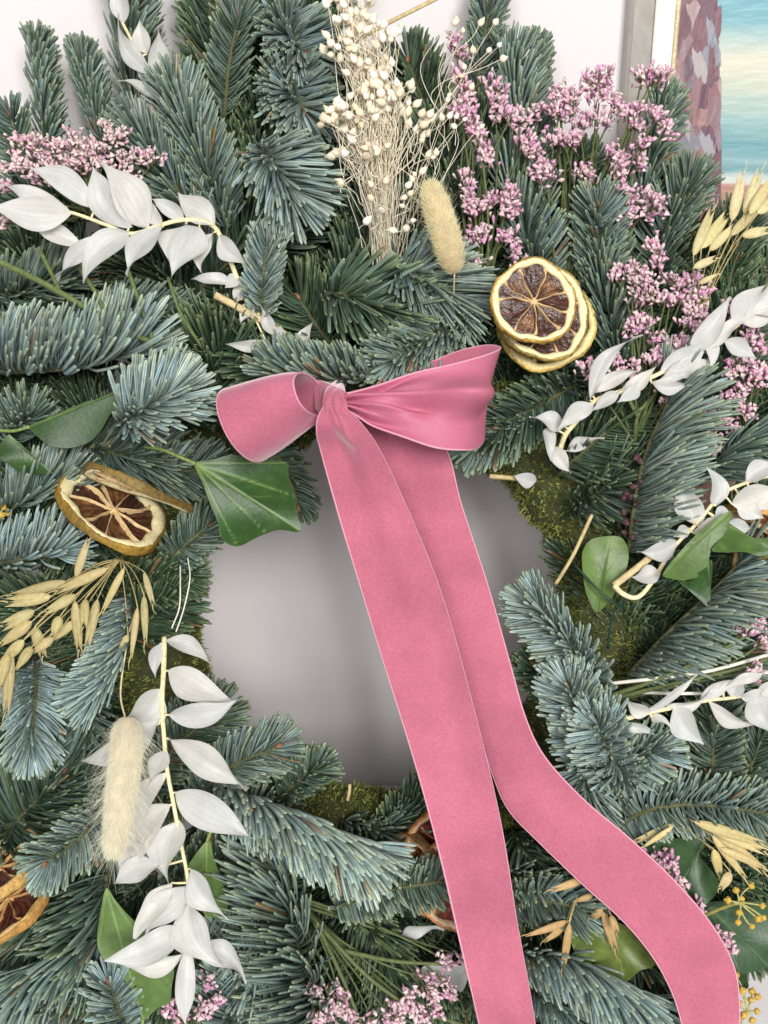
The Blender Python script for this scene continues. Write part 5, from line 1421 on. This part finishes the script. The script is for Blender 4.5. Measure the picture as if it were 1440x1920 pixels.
# ================================================================ ivy leaves
ivy('large dark green ivy leaf with pale veins left of the bow', [(365, 869), (398, 862), (436, 853), (490, 860), (538, 867), (540, 893), (553, 930), (556, 962), (564, 996), (522, 994), (486, 1006), (445, 1025), (416, 1010), (408, 978), (394, 945), (380, 905)], (366, 869), (562, 994), .112, tilt=(-.004, .006), lobes=[(538, 868), (445, 1024), (414, 1005), (552, 930), (500, 1000)], veinw=1.4, wave=.007, fold=.05, gloss=None, curl=.10, col=(50, 80, 36), stalk=[(366, 869, .112), (335, 856, .108), (300, 842, .10), (270, 838, .09)])
ivy('dark ivy leaf under the frosty fir fan at the left', [(55, 800), (80, 788), (120, 770), (165, 752), (195, 748), (225, 728), (264, 717), (235, 748), (208, 775), (190, 806), (165, 830), (130, 840), (95, 836), (72, 820)], (55, 800), (264, 717), .094, fold=.10, curl=.05, col=(50, 74, 36), vein=(100, 124, 64), stalk=[(55, 800, .094), (25, 808, .088), (-10, 806, .08)])
ivy('small curled ivy leaf at the left edge under the dark one', [(0, 835), (18, 815), (30, 838), (48, 858), (75, 872), (100, 888), (70, 890), (40, 885), (12, 868), (0, 850)], (18, 815), (100, 888), .09, tilt=(.0, -.006), fold=.2, col=(56, 82, 40), vein=(110, 132, 70))
ivy('olive round ivy leaf on the moss right of the hole', [(1140, 1005), (1165, 1008), (1178, 1030), (1176, 1062), (1160, 1100), (1140, 1130), (1118, 1148), (1100, 1115), (1093, 1075), (1092, 1035), (1108, 1012)], (1118, 1148), (1145, 1006), .088, tilt=(.004, 0), fold=.12, col=(92, 116, 54), vein=(64, 84, 44), veinw=1.2)
ivy('big olive ivy leaf folded over the hooked ruscus stem at the right', [(1243, 1078), (1262, 1050), (1290, 1018), (1325, 985), (1370, 958), (1366, 985), (1355, 1005), (1335, 1025), (1330, 1045), (1325, 1062), (1308, 1075), (1308, 1082), (1285, 1088), (1262, 1086)], (1370, 958), (1243, 1078), .112, tilt=(.002, .004), fold=.10, col=(84, 108, 52), vein=(104, 126, 66))
ivy('long ivy leaf stretching to the right edge beside the citrus rings', [(1334, 1032), (1350, 1010), (1366, 982), (1372, 990), (1380, 1005), (1398, 1010), (1420, 1010), (1450, 1012), (1452, 1044), (1420, 1042), (1395, 1035), (1360, 1036)], (1368, 986), (1450, 1030), .108, fold=.15, col=(74, 100, 46), vein=(96, 120, 62))
ivy('dark pointed ivy leaf below the folded olive one', [(1275, 1092), (1300, 1086), (1330, 1050), (1336, 1062), (1334, 1090), (1332, 1120), (1333, 1142), (1312, 1125), (1290, 1105)], (1328, 1052), (1333, 1142), .098, fold=.2, col=(48, 78, 34), vein=(84, 108, 56))
ivy('olive ivy leaf behind the lower end of the hanging ruscus', [(200, 1665), (218, 1690), (245, 1720), (290, 1760), (325, 1810), (322, 1850), (318, 1880), (296, 1890), (268, 1912), (258, 1875), (240, 1845), (215, 1815), (190, 1792), (182, 1760), (190, 1700)], (200, 1665), (268, 1912), .086, tilt=(.002, 0), fold=.14, col=(92, 116, 62), vein=(132, 152, 92), lobes=[(186, 1770), (322, 1850)], stalk=[(268, 1912, .086), (262, 1950, .08)])
ivy('ivy leaf half hidden behind the white leaves of the hanging ruscus', [(392, 1575), (400, 1605), (415, 1650), (428, 1695), (410, 1720), (385, 1715), (352, 1680), (345, 1640), (368, 1600)], (388, 1578), (385, 1716), .084, fold=.15, col=(84, 110, 54), vein=(140, 158, 92), stalk=[(388, 1578, .086), (405, 1535, .09), (430, 1480, .086)])
ivy('olive round ivy leaf between the two tails at the bottom', [(1070, 1750), (1110, 1728), (1160, 1730), (1205, 1760), (1228, 1808), (1200, 1820), (1172, 1842), (1140, 1832), (1105, 1820), (1082, 1795)], (1150, 1728), (1172, 1842), .086, fold=.06, col=(94, 110, 50), vein=(128, 140, 78), lobes=[(1080, 1780), (1225, 1806)])
ivy('dark ivy leaf under the lower right oat spray', [(1200, 1592), (1240, 1575), (1290, 1570), (1330, 1560), (1325, 1585), (1310, 1600), (1340, 1640), (1348, 1665), (1330, 1690), (1300, 1700), (1260, 1660), (1225, 1625)], (1328, 1562), (1270, 1670), .084, fold=.12, col=(54, 80, 46), vein=(84, 106, 66))
ivy('big dark ivy leaf under the yellow flower head at the lower right', [(1310, 1700), (1345, 1690), (1400, 1690), (1450, 1700), (1455, 1770), (1445, 1810), (1400, 1825), (1375, 1820), (1345, 1790), (1325, 1750)], (1330, 1700), (1445, 1815), .080, fold=.06, col=(58, 84, 56), vein=(96, 120, 82), lobes=[(1445, 1720), (1385, 1822)])
ivy('narrow dark ivy leaf beside the end of the curling tail', [(1372, 1800), (1392, 1815), (1404, 1850), (1384, 1856), (1375, 1840)], (1374, 1802), (1402, 1850), .078, fold=.2, col=(44, 70, 38), vein=(80, 104, 60))

# ================================================================ oats
oats('big dried oat spray at the left below the tilted citrus slice', (225, 1050, .075),
  [(125, 1090, 10, 1120, 26), (142, 1082, 168, 1006, 22), (203, 1065, 97, 1113, 25), (97, 1118, 4, 1131, 29), (65, 1145, -2, 1178, 27), (60, 1165, -4, 1212, 31), (240, 1190, 225, 1220, 18), (233, 1065, 187, 1157, 19), (143, 1115, 80, 1151, 25), (160, 1122, 157, 1182, 22), (140, 1125, 150, 1230, 25), (183, 1123, 161, 1222, 25), (270, 1072, 289, 1140, 15), (270, 1115, 273, 1212, 19), (258, 1138, 245, 1240, 18), (113, 1155, 98, 1192, 26), (143, 1165, 88, 1202, 23), (65, 1175, 83, 1237, 29), (60, 1212, 28, 1258, 27), (15, 1225, -6, 1292, 27), (22, 1225, 10, 1348, 25), (100, 1195, 60, 1225, 24), (45, 1200, 5, 1240, 26)], .096, tone=(206, 190, 136))
oats('dried oat spray against the painting at the upper right edge', (1310, 600, .06),
  [(1372, 415, 1394, 316, 27), (1395, 402, 1429, 310, 25), (1405, 402, 1452, 328, 27), (1300, 480, 1339, 384, 25), (1315, 466, 1369, 394, 27), (1370, 442, 1432, 378, 25), (1330, 470, 1380, 420, 24), (1390, 442, 1448, 430, 23), (1300, 502, 1346, 482, 19), (1310, 532, 1349, 512, 15), (1420, 400, 1455, 370, 26)], .09, tone=(224, 210, 158))
oats('dried oat spray beside the ivy at the lower right edge', (1255, 1535, .08),
  [(1265, 1545, 1183, 1581, 20), (1262, 1550, 1200, 1592, 14), (1338, 1592, 1351, 1646, 23), (1335, 1566, 1402, 1652, 21), (1340, 1560, 1442, 1641, 25), (1330, 1550, 1446, 1602, 28), (1300, 1540, 1440, 1585, 26), (1370, 1635, 1349, 1669, 24), (1350, 1590, 1440, 1630, 20)], .10, tone=(226, 206, 148))
oats('dried oat husks hanging between the two tails', (1105, 1640, .075),
  [(1067, 1727, 981, 1756, 21), (1060, 1736, 1018, 1767, 17), (1068, 1730, 1055, 1820, 19), (1130, 1708, 1156, 1787, 21), (1130, 1704, 1106, 1724, 21), (1145, 1715, 1158, 1752, 16), (1100, 1646, 1029, 1671, 19), (1112, 1678, 1078, 1690, 16), (1120, 1670, 1095, 1650, 16)], .095, tone=(214, 178, 122))

# ================================================================ ivy flower heads
umbel('yellow ivy flower head at the lower right edge above the dark leaf', (1318, 1718, .084), (1385, 1692),
  [(1408, 1662), (1390, 1686), (1428, 1698), (1386, 1710), (1366, 1688), (1384, 1728), (1420, 1722), (1430, 1720), (1409, 1736), (1380, 1670)], .10)
umbel('yellow ivy flower head below the curling tail in the bottom right corner', (1385, 1925, .07), (1402, 1895),
  [(1380, 1830), (1392, 1858), (1410, 1860), (1408, 1876), (1388, 1882), (1418, 1896), (1396, 1902), (1410, 1912), (1384, 1908), (1420, 1870)], .088, col=(198, 160, 66))
umbel('yellow ivy flower bit at the left edge beside the tilted citrus slice', (-20, 985, .07), (-6, 965),
  [(6, 952), (2, 966), (14, 962)], .088)

# ================================================================ wires, bare stems, straw
G_W = 'thin pale wires at the left of the hole'
strand('wire', 'thin pale wire running down the left edge of the hole, inner one', 'wire', [(352, 1045, .075), (356, 1085, .082), (345, 1140, .084), (330, 1185, .086)], .00035, M_WIRE_W)
strand('wire', 'thin pale wire beside the inner one at the left of the hole', 'wire', [(338, 1060, .076), (338, 1100, .083), (336, 1140, .085), (322, 1178, .087)], .00035, M_WIRE_W)
strand('wire', 'dark binding wire crossing the sprigs below the left citrus slice', 'wire', [(235, 1118, .078), (290, 1138, .086), (330, 1155, .084), (380, 1172, .07)], .0004, M_WIRE_G)
strand('wire', 'dark wire loop sticking out at the left hole edge', 'wire', [(355, 1060, .07), (378, 1050, .072), (382, 1030, .07), (372, 1010, .066)], .0004, M_WIRE_G)
strand('wire', 'green wire curving under the olive ivy leaf right of the hole', 'wire', [(1078, 1060, .088), (1120, 1105, .095), (1160, 1140, .094), (1178, 1165, .085)], .0006, M_WIRE_G)
strand('wire', 'green wire leaving the hooked ruscus stem towards the ivy', 'wire', [(1140, 1215, .08), (1150, 1150, .09), (1190, 1105, .095), (1255, 1085, .096)], .0006, M_WIRE_G)
strand('straw_stalk', 'straw stalk sticking out of the seed heads against the wall', 'straw', [(600, 118, .07), (700, 58, .078), (825, -6, .085)], .0010, M_STRAW)
strand('straw_stalk', 'straw stalk lying over the moss right of the hole', 'straw', [(1110, 965, .085), (1075, 1040, .088), (1042, 1095, .084)], .0009, M_STRAW)
strand('straw_stalk', 'pale cut straw poking into the hole under the right loop', 'straw', [(918, 893, .07), (945, 895, .07), (985, 899, .062)], .0012, M_STRAW)
strand('straw_stalk', 'short straw end above the frosty fir sprig at the bottom of the hole', 'straw', [(652, 1500, .08), (655, 1485, .082), (656, 1470, .082)], .0008, M_STRAW)
strand('pale_stick', 'pair of pale sticks lying under the lower right ruscus, upper one', 'stick', [(1140, 1282, .08), (1230, 1272, .088), (1330, 1258, .088), (1440, 1228, .086)], .0009, M_WIRE_W)
strand('pale_stick', 'pair of pale sticks lying under the lower right ruscus, lower one', 'stick', [(1185, 1298, .08), (1260, 1300, .09), (1330, 1300, .088)], .0008, M_WIRE_W)
def green_stem():
    t = thing('green_stem', 'bare green stem with side twigs across the left fir sprigs', 'stem', P(0, 488, .09))
    for i, (p, r) in enumerate((([(-20, 482, .098), (60, 520, .102), (115, 550, .104), (210, 605, .104), (290, 645, .10), (375, 680, .09)], .0014), ([(75, 470, .095), (95, 510, .10), (113, 548, .104)], .0009), ([(150, 505, .09), (180, 550, .098), (205, 600, .104)], .0010), ([(240, 505, .09), (262, 570, .096), (288, 640, .10)], .0010), ([(315, 520, .088), (340, 590, .09), (385, 660, .086)], .0008))):
        v, f = tube(cat(PA(p), 20), r, 8)
        part('stem' if i == 0 else 'side_twig', t, v, f, M_STEM, cols=np.tile(lin(98, 112, 64), (len(v), 1)))
green_stem()
